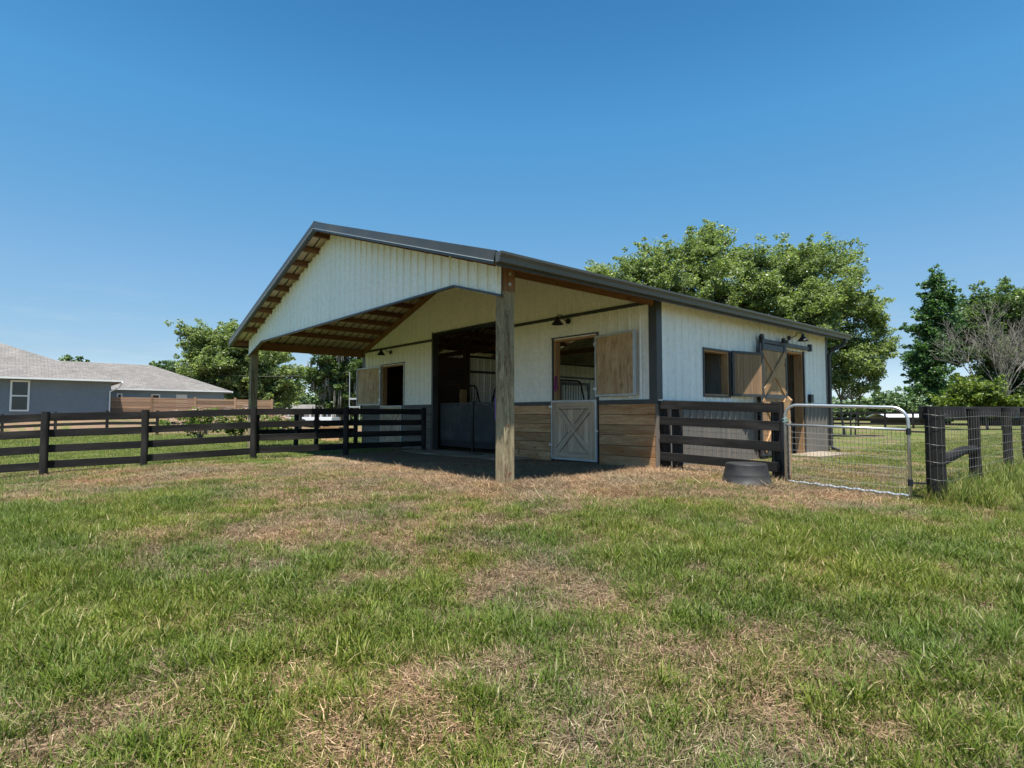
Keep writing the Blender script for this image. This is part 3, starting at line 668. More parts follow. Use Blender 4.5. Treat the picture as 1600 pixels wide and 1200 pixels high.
def shutter(hx, hy, z0, z1, w_, ang, sgn, label, fm='alu', axis='x'):
    """plywood leaf hinged at (hx,hy), swung open flat-ish against the wall"""
    dirv = Vector((sgn*math.cos(ang), -math.sin(ang), 0)); nrm = Vector((0, 0, 1)).cross(dirv); 
    if nrm.y > 0: nrm = -nrm
    o_ = Vector((hx, hy, 0)); f = 0.035
    P_ = lambda u, z, n=0: o_+dirv*u+nrm*n+Vector((0, 0, z))
    m = MB(); m.beam(P_(f/2, z0), P_(f/2, z1), f, 0.05, nrm); m.beam(P_(w_-f/2, z0), P_(w_-f/2, z1), f, 0.05, nrm)
    m.beam(P_(f, z0+f/2), P_(w_-f, z0+f/2), 0.05, f); m.beam(P_(f, z1-f/2), P_(w_-f, z1-f/2), 0.05, f)
    s_ = m.build('shutter', M[fm], barn, bevel=0.003); tag(s_, label)
    p = MB(); p.beam(P_(w_/2, z0+f), P_(w_/2, z1-f), w_-2*f, 0.016, nrm, r=0.5); p.build('plywood_panel', M['ply'], s_)
    for z in (z0+0.15, z1-0.15): MB().beam(P_(-0.03, z, 0.03), P_(0.07, z, 0.03), 0.006, 0.05).build('hinge', M['galv'], s_)
    return s_
shutter(-1.34, -0.045, 1.27, 2.42, 1.04, R(8), 1, 'plywood shutter in pale metal frame swung open beside the window')
shutter(-9.77, -0.045, 1.22, 2.37, 1.22, R(8), -1, 'plywood shutter in pale metal frame standing open past the barn corner')

# barn lights
def lamp(p, out, side_):
    p = Vector(p); out = Vector(out); up = Vector((0, 0, 1))
    r_ = MB(); r_.tube([p, p+out*0.03], 0.055, 16); lp = r_.build('wall_lamp', M['black'], barn)
    a = MB(); pts_ = [p+out*0.03]+[p+out*(0.03+0.16*math.sin(t_))+up*(0.0+0.10*(1-math.cos(t_))) for t_ in np.linspace(0.2, PI/2, 6)]+[p+out*(0.26+0.06*math.sin(t_))+up*(0.10-0.06*(1-math.cos(t_))) for t_ in np.linspace(0, PI/2, 5)]
    a.tube(pts_, 0.010, 8); a.build('lamp_arm', M['black'], lp, smooth=True)
    c = pts_[-1]; s_ = MB(); s_.lathe(c, [(0.03, 0.02), (0.035, -0.03), (0.06, -0.06), (0.115, -0.13), (0.12, -0.14), (0.113, -0.135), (0.05, -0.05), (0.005, -0.04)], 24); s_.build('lamp_shade', M['black'], lp, smooth=True)
lamp((-2.06, -0.02, 2.80), (0, -1, 0), 1); lamp((-9.22, -0.02, 2.76), (0, -1, 0), 1); lamp((0.02, 5.14, 2.70), (1, 0, 0), 1)
B(0.02, 0.09, 6.12, 6.28, 1.22, 1.42, axis=2).build('outlet_box', M['black'], barn, bevel=0.008)

# side wall window and its shutter
m = MB(); m.box(0.002, 0.032, WS[0]-0.028, WS[0], WS[2]-0.035, WS[3]+0.03, axis=2); m.box(0.002, 0.032, WS[1], WS[1]+0.028, WS[2]-0.035, WS[3]+0.03, axis=2)
m.box(0.002, 0.030, WS[0]+0.0005, WS[1]-0.0005, WS[3], WS[3]+0.03, axis=1); m.box(0.002, 0.030, WS[0]+0.0005, WS[1]-0.0005, WS[2]-0.035, WS[2], axis=1)
wf = m.build('side_window_frame', M['trim'], barn)
m = MB(); m.box(-0.14, 0.0, WS[1]-0.04, WS[1]-0.001, WS[2], WS[3], axis=2); m.box(-0.14, 0.0, WS[0]+0.001, WS[0]+0.04, WS[2], WS[3], axis=2)
m.box(-0.14, 0, WS[0]+0.041, WS[1]-0.041, WS[3]-0.04, WS[3]-0.001, axis=1); m.box(-0.14, 0, WS[0]+0.041, WS[1]-0.041, WS[2]+0.001, WS[2]+0.03, axis=1)
m.build('window_jamb', M['tan'], wf)
m = MB()
for k in range(4): m.box(-0.15-.14*(k+1)+.002, -0.15-.14*k, WS[1]-0.06, WS[1]-0.035, WS[2]-.1, WS[3]+.1, axis=2)
m.build('window_side_boards', M['greywood'], wf)
def side_leaf():
    ang = R(14); dv = Vector((math.sin(ang), math.cos(ang), 0)); nr = Vector((math.cos(ang), -math.sin(ang), 0)); o_ = Vector((0.045, WS[1]+0.05, 0))
    z0, z1, w_, f = WS[2]+0.00, WS[3]+0.03, 0.90, 0.05
    P_ = lambda u, z, n=0: o_+dv*u+nr*n+Vector((0, 0, z))
    m = MB(); m.beam(P_(f/2, z0), P_(f/2, z1), f, 0.045, nr); m.beam(P_(w_-f/2, z0), P_(w_-f/2, z1), f, 0.045, nr)
    m.beam(P_(f, z0+f/2), P_(w_-f, z0+f/2), 0.045, f); m.beam(P_(f, z1-f/2), P_(w_-f, z1-f/2), 0.045, f)
    s_ = m.build('side_shutter', M['trim'], barn, bevel=0.003)
    n = 9; b_ = MB(); ww = (w_-2*f)/n
    for i in range(n): b_.beam(P_(f+(i+.5)*ww, z0+f), P_(f+(i+.5)*ww, z1-f), ww-0.004, 0.02, nr)
    b_.build('boards', M['door'], s_)
    for z in (z0+0.12, z1-0.2): MB().beam(P_(-0.04, z, 0.02), P_(0.02, z, 0.028), 0.012, 0.06).build('hinge', M['black'], s_)
side_leaf()
# sliding door
def sliding():
    x = 0.115; y0, y1, z0, z1 = 3.46, 4.72, 0.06, 2.44; t_ = 0.04; f = 0.085
    m = MB(); m.box(x, x+t_, y0, y0+f*.7, z0, z1, axis=2); m.box(x, x+t_, y1-f*.6, y1, z0, z1, axis=2)
    zm = 1.27
    for z, hh in ((z0, .10), (z1-.13, .13), (zm, .10)): m.box(x, x+t_, y0+f*.7, y1-f*.6, z, z+hh, axis=1)
    d = m.build('sliding_door', M['trim'], barn, bevel=0.004)
    n = 9; b_ = MB(); ww = (y1-y0-f*1.3)/n
    for i in range(n): b_.box(x+0.008, x+0.026, y0+f*.7+i*ww+.001, y0+f*.7+(i+1)*ww-.001, z0+.1, z1-.13, axis=2)
    b_.build('boards', M['tan'], d)
    for za, zb in ((zm+.10, z1-.13), (z0+.1, zm)):
        c = MB(); ya, yb = y0+f*.7+.05, y1-f*.6-.05
        c.beam((x+0.044, ya, za+.02), (x+0.044, yb, zb-.02), 0.034, 0.135)
        c.beam((x+0.036, ya, zb-.02), (x+0.036, yb, za+.02), 0.02, 0.10)
        c.build('cross_brace', M['tan'], d)
    for y in (y0+.12, y1-.12):
        h = MB(); h.box(x+0.042, x+0.05, y-.03, y+.03, z1-.15, z1+.13, axis=2); h.tube([(x-0.0, y, z1+.15), (x+0.05, y, z1+.15)], 0.055, 18)
        h.build('door_roller', M['black'], d)
    tr = MB(); tr.box(0.06, 0.115, 3.62, 6.12, 2.47, 2.555, axis=1)
    for y in (3.65, 6.10): tr.box(0.055, 0.14, y-.04, y+.04, 2.45, 2.62, axis=2)
    for y in (4.85, ): tr.tube([(0.03, y, 2.57), (0.125, y, 2.57)], 0.05, 14)
    tr.build('door_track', M['trim'], barn, bevel=0.004)
sliding()
m = MB(); m.box(-0.16, 0.0, DS[0]+0.001, DS[0]+.04, 0, 2.41, axis=2); m.box(-0.19, 0.0, DS[1]-.04, DS[1]-0.001, 0, 2.41, axis=2); m.box(-0.16, 0, DS[0]+.041, DS[1]-.041, 2.37, 2.409, axis=1); m.build('side_door_jamb', M['tan'], barn)
m = MB(); m.box(0.002, 0.034, DS[1], DS[1]+.05, 0, 2.44, axis=2); m.build('side_door_trim', M['trim'], barn); B(0.002, 0.034, DS[0]-.05, DS[0], 0, 2.44, axis=2).build('side_door_trim', M['trim'], barn)

# interior
B(BL+0.03, -0.03, 0.02, BD-0.03, -0.2, 0.012, axis=0).build('barn_floor', M['dirt'], barn)
def lining(name, P, u0, u1, z0, z1, mat, n): 
    m = MB(); h = (z1-z0)/n
    for i in range(n): 
        a = P(u0, z0+i*h+.003); b = P(u1, z0+(i+1)*h-.003)
        m.box(min(a[0], b[0]), max(a[0], b[0]), min(a[1], b[1]), max(a[1], b[1]), a[2], b[2], axis=0 if abs(a[0]-b[0]) > abs(a[1]-b[1]) else 1)
    return m.build(name, mat, barn)
def wbox(x, y0, y1): return lambda u, z: (x+(0.0 if u == y0 else 0.04), u, z)
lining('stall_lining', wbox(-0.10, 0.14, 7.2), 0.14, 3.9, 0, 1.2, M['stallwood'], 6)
lining('stall_lining', wbox(-10.93, 0.16, 7.2), 0.16, 3.6, 0, 2.68, M['stallwood'], 13)  # dark boards added over the pale siding so the left window looks black inside
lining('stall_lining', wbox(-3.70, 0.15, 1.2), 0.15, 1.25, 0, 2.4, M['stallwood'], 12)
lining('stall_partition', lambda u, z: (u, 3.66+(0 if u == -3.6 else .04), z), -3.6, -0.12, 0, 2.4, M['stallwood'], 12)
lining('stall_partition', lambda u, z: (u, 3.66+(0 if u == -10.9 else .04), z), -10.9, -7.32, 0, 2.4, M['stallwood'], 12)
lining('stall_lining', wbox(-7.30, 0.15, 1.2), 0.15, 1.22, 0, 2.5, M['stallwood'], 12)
siding('aisle_wall', lambda u, o, z: (-7.28+o, u, z), 1.24, 7.2, K(0), lambda u: 2.62, M['white'])
for z in (2.55, 2.12): B(-7.262, -7.24, 1.3, 7.2, z, z+.06, axis=1).build('aisle_trim', M['trim'], barn)
m = MB(); m.box(-7.262, -7.235, 5.0, 5.1, 0, 2.0, axis=2); m.box(-7.262, -7.235, 6.35, 6.45, 0, 2.0, axis=2); m.box(-7.262, -7.235, 5.1, 6.35, 1.9, 2.0, axis=1); m.build('aisle_door_frame', M['trim'], barn)
m = MB(); m.box(-7.262, -7.245, 5.11, 6.34, 0.02, 1.36, axis=2); m.box(-7.262, -7.245, 5.11, 6.34, 1.44, 1.72, axis=2); m.build('aisle_door', M['whitep'], barn)
for x, y in ((-3.68, 0.2), (-3.68, 3.66), (-7.3, 3.66), (-3.68, 7.1), (-0.2, 3.66), (-7.22, 1.25)):
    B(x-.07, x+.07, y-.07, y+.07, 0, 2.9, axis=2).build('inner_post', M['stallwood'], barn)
B(-7.13, -6.99, .95, 1.10, 0.1, 1.62, axis=2).build('stall_post', M['tan'], barn)
# stall fronts with a yoke dip, on the aisle side of each front stall
def stallfront(x, y0, y1, yc, name='stall_front'):
    m = MB(); m.tube([(x, y0, 1.75), (x, yc-.42, 1.75), (x, yc-.34, 1.68), (x, yc-.2, 1.18), (x, yc-.12, 1.10), (x, yc+.12, 1.10), (x, yc+.2, 1.18), (x, yc+.34, 1.68), (x, yc+.42, 1.75), (x, y1, 1.75)], 0.02, 8)
    y = y0
    while y < y1:
        a = abs(y-yc); zt = 1.10 if a < .14 else (1.10+(a-.14)/.26*.65 if a < .40 else 1.75)
        m.tube([(x, y, 0.95), (x, y, zt)], 0.008, 6); y += 0.09
    m.box(x-.02, x+.02, y0, y1, 0.93, 0.97, axis=1)
    f = m.build(name, M['black'], barn)
    b_ = MB(); 
    for i in range(6): b_.box(x-.015, x+.015, y0, y1, 0.05+i*.145, 0.19+i*.145, axis=1)
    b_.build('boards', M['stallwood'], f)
stallfront(-3.68, 1.3, 3.55, 2.45); stallfront(-7.22, 1.35, 3.5, 1.95)
# half-height mesh gates across the wide opening
for i, (a, b) in enumerate(((-6.90, -5.50), (-5.44, -4.04))):
    y = 0.16; m = MB(); m.box(a, b, y, y+.04, 1.19, 1.23, axis=0); m.box(a, b, y, y+.04, .12, .16, axis=0); m.box(a, b, y, y+.04, .30, .34, axis=0); m.box(a, b, y-.004, y+.044, .93, .955, axis=0)
    m.box(a, a+.05, y, y+.04, .16, 1.19, axis=2); m.box(b-.05, b, y, y+.04, .16, 1.19, axis=2)
    g_ = m.build('half_gate', M['black'], barn)
    c = MB(); nn = 26
    for k in range(nn):
        u0 = a+.05+(b-a-.1)*k/nn; u1 = a+.05+(b-a-.1)*(k+1)/nn; f0 = .012*math.sin(k*1.9)+.008*math.sin(k*.7); f1 = .012*math.sin((k+1)*1.9)+.008*math.sin((k+1)*.7)
        zt0 = 1.185-.012*abs(math.sin(k*.5)); zt1 = 1.185-.012*abs(math.sin((k+1)*.5))
        c.face([(u0, y-.012-f0*.5, .28), (u1, y-.012-f1*.5, .28), (u1, y-.01-f1, zt1), (u0, y-.01-f0, zt0)])
    c.build('mesh_cloth', M['mesh'], g_, smooth=True)
    k_ = MB(); k_.box(a+.05, b-.05, y+.01, y+.03, .16, .30, axis=0); k_.build('kick_board', M['black'], g_)
B(-4.9, -4.55, -0.35, -0.22, 0.027, 0.037, axis=0).build('door_mat', M['black'], barn)
B(-5.50, -5.44, 0.14, 0.22, 0.0, 1.25, axis=2).build('gate_post', M['black'], barn)

# things hanging on the barn
s_ = MB(); xx, yy = -0.205, -3.40
for i in range(7):
    z = 0.86+i*.045
    s_.beam((xx+.004*math.sin(i), yy, z), (xx+.004*math.sin(i+1), yy, z+.045), .05, .035, (0, 1, 0))
tag(s_.build('scraper', M['purple'], None, bevel=0.004), 'narrow purple plastic strip hanging on the weathered porch post', 'scraper')
h = MB(); 
h.tube([(-2.44, -0.012, 1.72), (-2.45, -0.02, 1.62), (-2.43, -0.02, 1.45), (-2.45, -0.015, 1.40)], 0.016, 8); h.tube([(-2.42, -0.012, 1.72), (-2.40, -0.02, 1.58), (-2.41, -0.02, 1.44)], 0.014, 8)
h.box(-2.465, -2.385, -0.03, -0.005, 1.44, 1.52, axis=0)
tag(h.build('halter', M['magenta'], None, smooth=False), 'magenta webbing halter hanging in the right stall window opening', 'halter')
bl = MB(); n = 10
for k in range(n):
    y0 = 5.35+.42*k/n; y1 = 5.35+.42*(k+1)/n; o0 = .03*math.sin(k*1.7); o1 = .03*math.sin((k+1)*1.7)
    bl.face([(-.55+o0, y0, .75), (-.55+o1, y1, .75), (-.5+o1*.6, y1, 1.55), (-.5+o0*.6, y0, 1.55)]); bl.face([(-.57+o0, y0, .75), (-.57+o1, y1, .75), (-.52+o1*.6, y1, 1.56), (-.52+o0*.6, y0, 1.56)])
tag(bl.build('blanket', M['blue'], None, smooth=True), 'dark blue horse blanket hanging inside the open side doorway', 'blanket')

# ------------------------------------------------------------------ fences
def rough_post(x, y, z0, z1, rad, mat, name, parent, square=False, lean=0.0):
    m = MB()
    if square: m.beam((x, y, z0), (x+lean, y, z1), rad*2, rad*2, (0, 1, 0), r=random.random())
    else:
        n = 5; m.tube([(x+lean*i/n+random.uniform(-.004, .004), y+random.uniform(-.004, .004), z0+(z1-z0)*i/n) for i in range(n+1)], [rad*random.uniform(.95, 1.05) for i in range(n+1)], 14, r=random.random())
    return m.build(name, M[mat], parent, smooth=False, bevel=0.006 if square else 0)
# left paddock fence along x = -7
lf = thing('paddock_fence', 'black four-board fence running left from the barn doorway', 'fence', (-7, -4.5, 0))
ys = [-0.29, -2.42, -4.50, -6.47, -7.95, -9.95, -12.1]
zt = {-0.29: 1.11, -2.42: 1.11, -4.5: 1.09, -6.47: 1.02, -7.95: .98, -9.95: .90, -12.1: .84}
for y in ys: rough_post(-6.985, y, hz(-7, y)-.3, zt[y], .064, 'fence', 'post', lf)
for a, b in zip(ys[:-1], ys[1:]):
    for k in range(4):
        j = random.uniform(-.008, .008)
        za = zt[a]-.10-k*.278+random.uniform(-.006, .006); zb = zt[b]-.10-k*.274+random.uniform(-.006, .006)
        MB().beam((-7.075, a+.01, za), (-7.075, b+.01, zb), .026, .135).build('board', M['fence'], lf, bevel=0.003)
# short fence beside the porch's left side
sf = thing('porch_fence', 'short black fence beyond the porch joining the barn left corner', 'fence', (-10.97, -2, 0))
for y in (-.25, -1.5, -2.1, -3.2): rough_post(-10.97, y, -.3, 1.08, .065, 'fence', 'post', sf)
for z in (1.0, .45): MB().beam((-11.05, -3.3, z), (-11.05, -.2, z), .026, .13).build('board', M['fence'], sf)
# right stub fence between barn and gate, y ~ 0
st = thing('stub_fence', 'short black four-board fence between the barn corner and metal gate', 'fence', (1, 0, 0))
for (x0, x1) in ((0.02, .16), (.26, .40)): B(x0, x1, .04, .16, -.3, 1.05, axis=2).build('post', M['fence'], st, bevel=.005)
B(1.95, 2.09, .04, .18, -.3, 1.12, axis=2).build('post', M['fence'], st, bevel=.005)
for k, (za, zb) in enumerate(((1.10, 1.025), (.83, .765), (.525, .465), (.225, .17))):
    MB().beam((.045, .01+.004*k, za), (2.09, .01+.004*k, zb), .03, .138).build('board', M['fence'], st, bevel=.003)
wm = MB()
for i in range(1, 20): x = .42+i*.0825; wm.tube([(x, .035, .02), (x, .035, 1.0)], .0022, 4, cap=False)
for z in (.1, .33, .4, .62, .69, .93): wm.tube([(.42, .036, z+.05), (1.95, .036, z)], .0022, 4, cap=False)
wm.build('wire_mesh', M['wire'], st)
# pale gate post with a cut top
gp = MB(); gp.prism([(2.125, .12, -.3), (2.185, .12, -.3), (2.185, .12, 1.04), (2.22, .12, 1.14), (2.165, .12, 1.20), (2.125, .12, 1.05)], (0, .05, 0)); gp.build('pale_end_post', M['tan'], st, bevel=.004)
B(2.095, 2.175, .03, .10, -.1, .86, axis=2).build('latch_post', M['black'], st)

# metal mesh gate
gt_ = thing('mesh_gate', 'galvanised tube gate with welded wire mesh beside the rubber tub', 'gate', (2.25, -.08, 0))
def G(x, z): # plane of the gate: slight slope
    t_ = (x-2.22)/(3.72-2.22); return Vector((x, -.10-.02*t_, z-.055*t_))
m = MB(); rr = .02
path = [G(2.22, -.02), G(2.22, .9)]
for k in range(1, 7): a = PI-k*(PI/2)/6; path.append(G(2.39+.17*math.cos(a), .9+.17*math.sin(a)))
path.append(G(3.55, 1.07))
for k in range(1, 7): a = PI/2-k*(PI/2)/6; path.append(G(3.55+.17*math.cos(a), .9+.17*math.sin(a)))
path.append(G(3.72, -.02)); m.tube(path, rr, 12)
m.tube([G(2.24, .79), G(3.70, .80)], .017, 10)
m.build('gate_frame', M['galv'], gt_, smooth=True)
wv = MB()
for i in range(31): x = 2.27+i*.0470; wv.tube([G(x, 0.02), G(x, .79)], .0023, 4, cap=False)
for z in (.09, .22, .33, .44, .53, .615, .69): wv.tube([G(2.23, z), G(3.71, z)], .0022, 4, cap=False)
wv.build('wire_mesh', M['wire'], gt_)
bt = MB(); pts_ = [G(2.24+1.46*i/60, 0.0+.006*math.sin(i*.9)) for i in range(61)]; bt.tube(pts_, [.012+.005*(i % 2) for i in range(61)], 8); bt.build('wrapped_bottom_rail', M['galv'], gt_)
for z in (.78, .16):
    hg = MB(); hg.tube([G(3.72, z)+Vector((0, 0, -.04)), G(3.72, z)+Vector((0, 0, .04))], .028, 10); hg.beam(G(3.72, z), G(3.86, z)+Vector((0, .1, 0)), .02, .02)
    hg.build('gate_hinge', M['black'], gt_)
cl = MB()
for i in range(17): z = .80-i*.042; cl.tube([G(2.285+.006*(i % 2), z)+Vector((0, -.02, 0)), G(2.285-.006*(i % 2), z-.04)+Vector((0, -.02, 0))], .006, 6)
cl.build('chain', M['galv'], gt_)
tw = MB()
for i in range(14):
    a = i*.9; tw.tube([G(2.22+.035*math.cos(a), .80+.006*i)+Vector((0, .035*math.sin(a), 0)), G(2.22+.035*math.cos(a+.9), .806+.006*i)+Vector((0, .035*math.sin(a+.9), 0))], .005, 5)
tw.tube([G(2.24, .84)+Vector((0, -.03, 0)), G(2.30, .86)+Vector((0, -.05, 0)), G(2.33, .82)+Vector((0, -.05, 0))], .004, 5)
tw.build('twine', M['teal'], gt_)

# right wire fence
rf = thing('wire_fence', 'black post fence with one top board and wire netting right of the gate', 'fence', (3.9, 2, 0))
rough_post(3.93, .12, -.35, 1.03, .105, 'fence', 'end_post', rf, square=False)
for y, r_, zt_ in ((2.15, .075, 1.02), (4.55, .065, 1.05), (6.35, .065, 1.06), (8.5, .065, 1.08), (10.7, .065, 1.09), (13.0, .065, 1.1), (15.3, .065, 1.1)): rough_post(3.93, y, -.5, zt_, r_, 'fence', 'post', rf)
yy = [.06, 2.15, 4.55, 6.35, 8.5, 10.7, 13.0, 15.3]; zz = [.955, .965, .985, 1.0, 1.02, 1.03, 1.04, 1.04]
for a, b, c, d in zip(yy[:-1], yy[1:], zz[:-1], zz[1:]):
    MB().beam((3.80, a, c), (3.80, b+.0, d), .03, .165).build('board', M['fence'], rf, bevel=.003)
br_ = MB(); br_.tube([(3.93, .2, .34), (3.93, .9, .40), (3.92, 1.5, .44), (3.93, 2.1, .43)], [.062, .066, .06, .062], 12); br_.build('brace_log', M['fence'], rf)
wn = MB()
for i in range(100): 
    y = .06+i*.152; wn.tube([(4.012, y, -.15), (4.012, y, .98)], .0016, 4, cap=False)
for z in (-.02, .10, .22, .34, .47, .60, .74, .90): wn.tube([(4.01, y, z+.012*math.sin(y*1.3+z*5)) for y in np.linspace(.03, 15.2, 60)], .0021, 4, cap=False)
for z in (.15, .36, .57, .78, .93): wn.tube([(3.93+.112*math.cos(a), .12+.112*math.sin(a), z+.01*math.sin(a*2)) for a in np.linspace(0, 2*PI, 13)], .0016, 4, cap=False)
for x_ in (-.03, .04): wn.tube([(3.93+x_, .12-.112, .05), (3.93+x_, .12-.112, 1.0)], .0014, 4, cap=False)
wn.build('wire_netting', M['wire'], rf)

# rubber tub, upside down
tz = hz(2.03, -.62)
tb = MB(); tb.lathe((1.93, -.68, tz-.01), [(.0, .288), (.20, .292), (.258, .296), (.268, .29), (.272, .275), (.292, .16), (.296, .155), (.299, .14), (.325, .03), (.345, .025), (.352, .01), (.348, -.02), (.31, -.02)], 48)
tag(tb.build('rubber_tub', M['rubber'], None, smooth=True), 'black rubber feed tub upside down on the grass by the stub fence', 'tub')

# ------------------------------------------------------------------ far fences, houses
def farfence(name, label, p0, p1, n, zoff, h, rails, mat='fence', group=None, pw=.11, bw=.13):
    p0 = Vector(p0); p1 = Vector(p1)
    t_ = thing(name, label, 'fence', (p0.x, p0.y, 0), group)
    pts = [p0.lerp(p1, i/n) for i in range(n+1)]; pts = [Vector((p.x, p.y, hz(p.x, p.y)+zoff)) for p in pts]
    for p in pts: MB().beam((p.x, p.y, p.z-.2), (p.x, p.y, p.z+h), pw, pw, (0, 1, 0)).build('post', M[mat], t_)
    for a, b in zip(pts[:-1], pts[1:]):
        for r_ in rails: 
            up = Vector((0, 0, r_)); MB().beam(a+up, b+up, .03, bw).build('board', M[mat], t_)
    return t_
farfence('far_paddock_fence', 'distant black board fence in front of the blue house', at(-80, 25), at(470, 27.5), 7, 0, 1.12, (1.0, .55))
pa = at(1225, 44); farfence('far_pasture_fence', 'distant black three-rail fence across the pasture behind the gate', pa, at(1800, 33), 12, 0, 1.15, (1.05, .68, .30), bw=.15)
pa = at(163, 37); cf = farfence('cedar_fence', 'brown horizontal cedar privacy fence beside the blue houses', pa, pa+Vector((0, 1, 0))*10.4, 4, -.0, 1.50, (), 'cedar', pw=.14)
for i in range(10):
    a = Vector((pa.x+.0, pa.y, hz(pa.x, pa.y))); b = pa+Vector((0, 1, 0))*10.4; b = Vector((b.x, b.y, hz(b.x, b.y)))
    z = Vector((0, 0, .06+i*.143)); m = MB()
    for k in range(4): m.beam(a.lerp(b, k/4)+z+Vector((.03, 0, 0)), a.lerp(b, (k+1)/4)+z+Vector((.03, 0, 0)), .02, .132)
    m.build('board', M['cedar'], cf)

def yat(px, x):      # y on the plane x=const seen at photo column px
    k = (px-800)/FPX; dx = FW.x+RT.x*k; dy = FW.y+RT.y*k; return CAM.y+dy*(x-CAM.x)/dx
def hip_house(name, label, cx0, cx1, cy0, cy1, z0, ze, over, pitch, wallmat, windows, hipn=True, dark_ridge=False):
    """rectangular house; camera sees the +x wall. windows: (y, z, w, h, kind)"""
    t_ = thing(name, label, 'house', ((cx0+cx1)/2, (cy0+cy1)/2, z0))
    w_ = MB(); w_.prism([(cx0, cy0, z0-1.2), (cx1, cy0, z0-1.2), (cx1, cy1, z0-1.2), (cx0, cy1, z0-1.2)], (0, 0, ze-z0+1.2)); w_.build('wall', M[wallmat], t_)
    x0, x1, y0, y1 = cx0-over, cx1+over, cy0-over, cy1+over; hw = min(x1-x0, y1-y0)/2; zr_ = ze+hw*pitch
    if (y1-y0) > (x1-x0): r0, r1 = Vector(((x0+x1)/2, y0+hw, zr_)), Vector(((x0+x1)/2, y1-hw, zr_))
    else: r0, r1 = Vector((x0+hw, (y0+y1)/2, zr_)), Vector((x1-hw, (y0+y1)/2, zr_))
    c = [Vector((x0, y0, ze)), Vector((x1, y0, ze)), Vector((x1, y1, ze)), Vector((x0, y1, ze))]
    rf_ = MB(); S = math.hypot(1, pitch)
    def f(ps, hx):      # uv in metres: along the eave and up the slope
        rf_.face(ps, [((p.y if hx else p.x), (p.z-ze)/pitch*S) for p in ps])
    if (y1-y0) > (x1-x0):
        f([c[0], c[1], r0], False); f([c[1], c[2], r1, r0], True); f([c[2], c[3], r1], False); f([c[3], c[0], r0, r1], True)
    else:
        f([c[0], c[1], r1, r0], False); f([c[1], c[2], r1], True); f([c[2], c[3], r0, r1], False); f([c[3], c[0], r0], True)
    ro = rf_.build('roof', M['shingle'], t_)
    s_ = MB(); s_.prism([p-Vector((0, 0, .012)) for p in c], (0, 0, -.03)); s_.build('soffit', M['whitep'], ro)
    g = MB(); g.box(x1-.002, x1+.10, y0, y1, ze-.09, ze-.0, axis=1); g.box(x0, x1, y0-.1, y0, ze-.13, ze, axis=0); g.box(x0, x1, y1, y1+.1, ze-.13, ze, axis=0); g.build('gutter', M['whitep'], ro)
    for (y, z, ww, hh, kind) in windows:
        m = MB(); x = cx1; f_ = .09
        m.box(x-.02, x+.05, y, y+f_, z, z+hh, axis=2); m.box(x-.02, x+.05, y+ww-f_, y+ww, z, z+hh, axis=2)
        m.box(x-.02, x+.05, y+f_, y+ww-f_, z, z+f_, axis=1); m.box(x-.02, x+.05, y+f_, y+ww-f_, z+hh-f_, z+hh, axis=1)
        if kind: m.box(x-.02, x+.045, y+f_, y+ww-f_, z+hh/2-.04, z+hh/2+.04, axis=1)
        wn_ = m.build('window', M['whitep'], t_)
        B(x-.01, x+.015, y+f_, y+ww-f_, z+f_, z+hh-f_, axis=2).build('pane', M['glass'], wn_)
    return t_
# near blue-grey house: its long wall runs parallel to the barn's side, right end at photo column 173
c1 = at(173, 35.5)
ta = hip_house('blue_house', 'nearer blue-grey stucco house with grey hipped shingle roof', c1.x-11.5, c1.x, c1.y-22, c1.y, .66, 3.02, .45, .42, 'stucco',
    [(yat(15, c1.x), 1.12, yat(46, c1.x)-yat(15, c1.x), 1.75, 1)])
m = MB(); x, y = c1.x+.5, c1.y+.5
m.beam((x, y, 2.9), (x-.15, y-.1, 2.6), .08, .06); m.beam((x-.15, y-.1, 2.6), (c1.x+.08, c1.y-.05, 2.35), .08, .06); m.beam((c1.x+.06, c1.y-.06, 2.4), (c1.x+.06, c1.y-.06, .7), .08, .06); m.build('downspout', M['whitep'], ta)
c2 = at(357, 47)
xw = c2.x-.6
tb_ = hip_house('pale_blue_house', 'farther pale blue house with long grey roof behind the cedar fence', xw-9, xw, yat(-80, xw), yat(350, xw), .64, 2.84, .45, .44, 'stucco2',
    [(yat(236, xw), 1.75, yat(250, xw)-yat(236, xw), .75, 0), (yat(182, xw), 1.6, yat(191, xw)-yat(182, xw), .9, 0)])
B(xw-.02, xw+.03, yat(275, xw), yat(292, xw), .7, 2.5, axis=2).build('door', M['whitep'], tb_)
m = MB(); xr = xw-2.2; m.tube([(xr, yat(217, xr), 3.3), (xr, yat(217, xr), 3.9)], .05, 8); m.build('vent_pipe', M['black'], tb_)

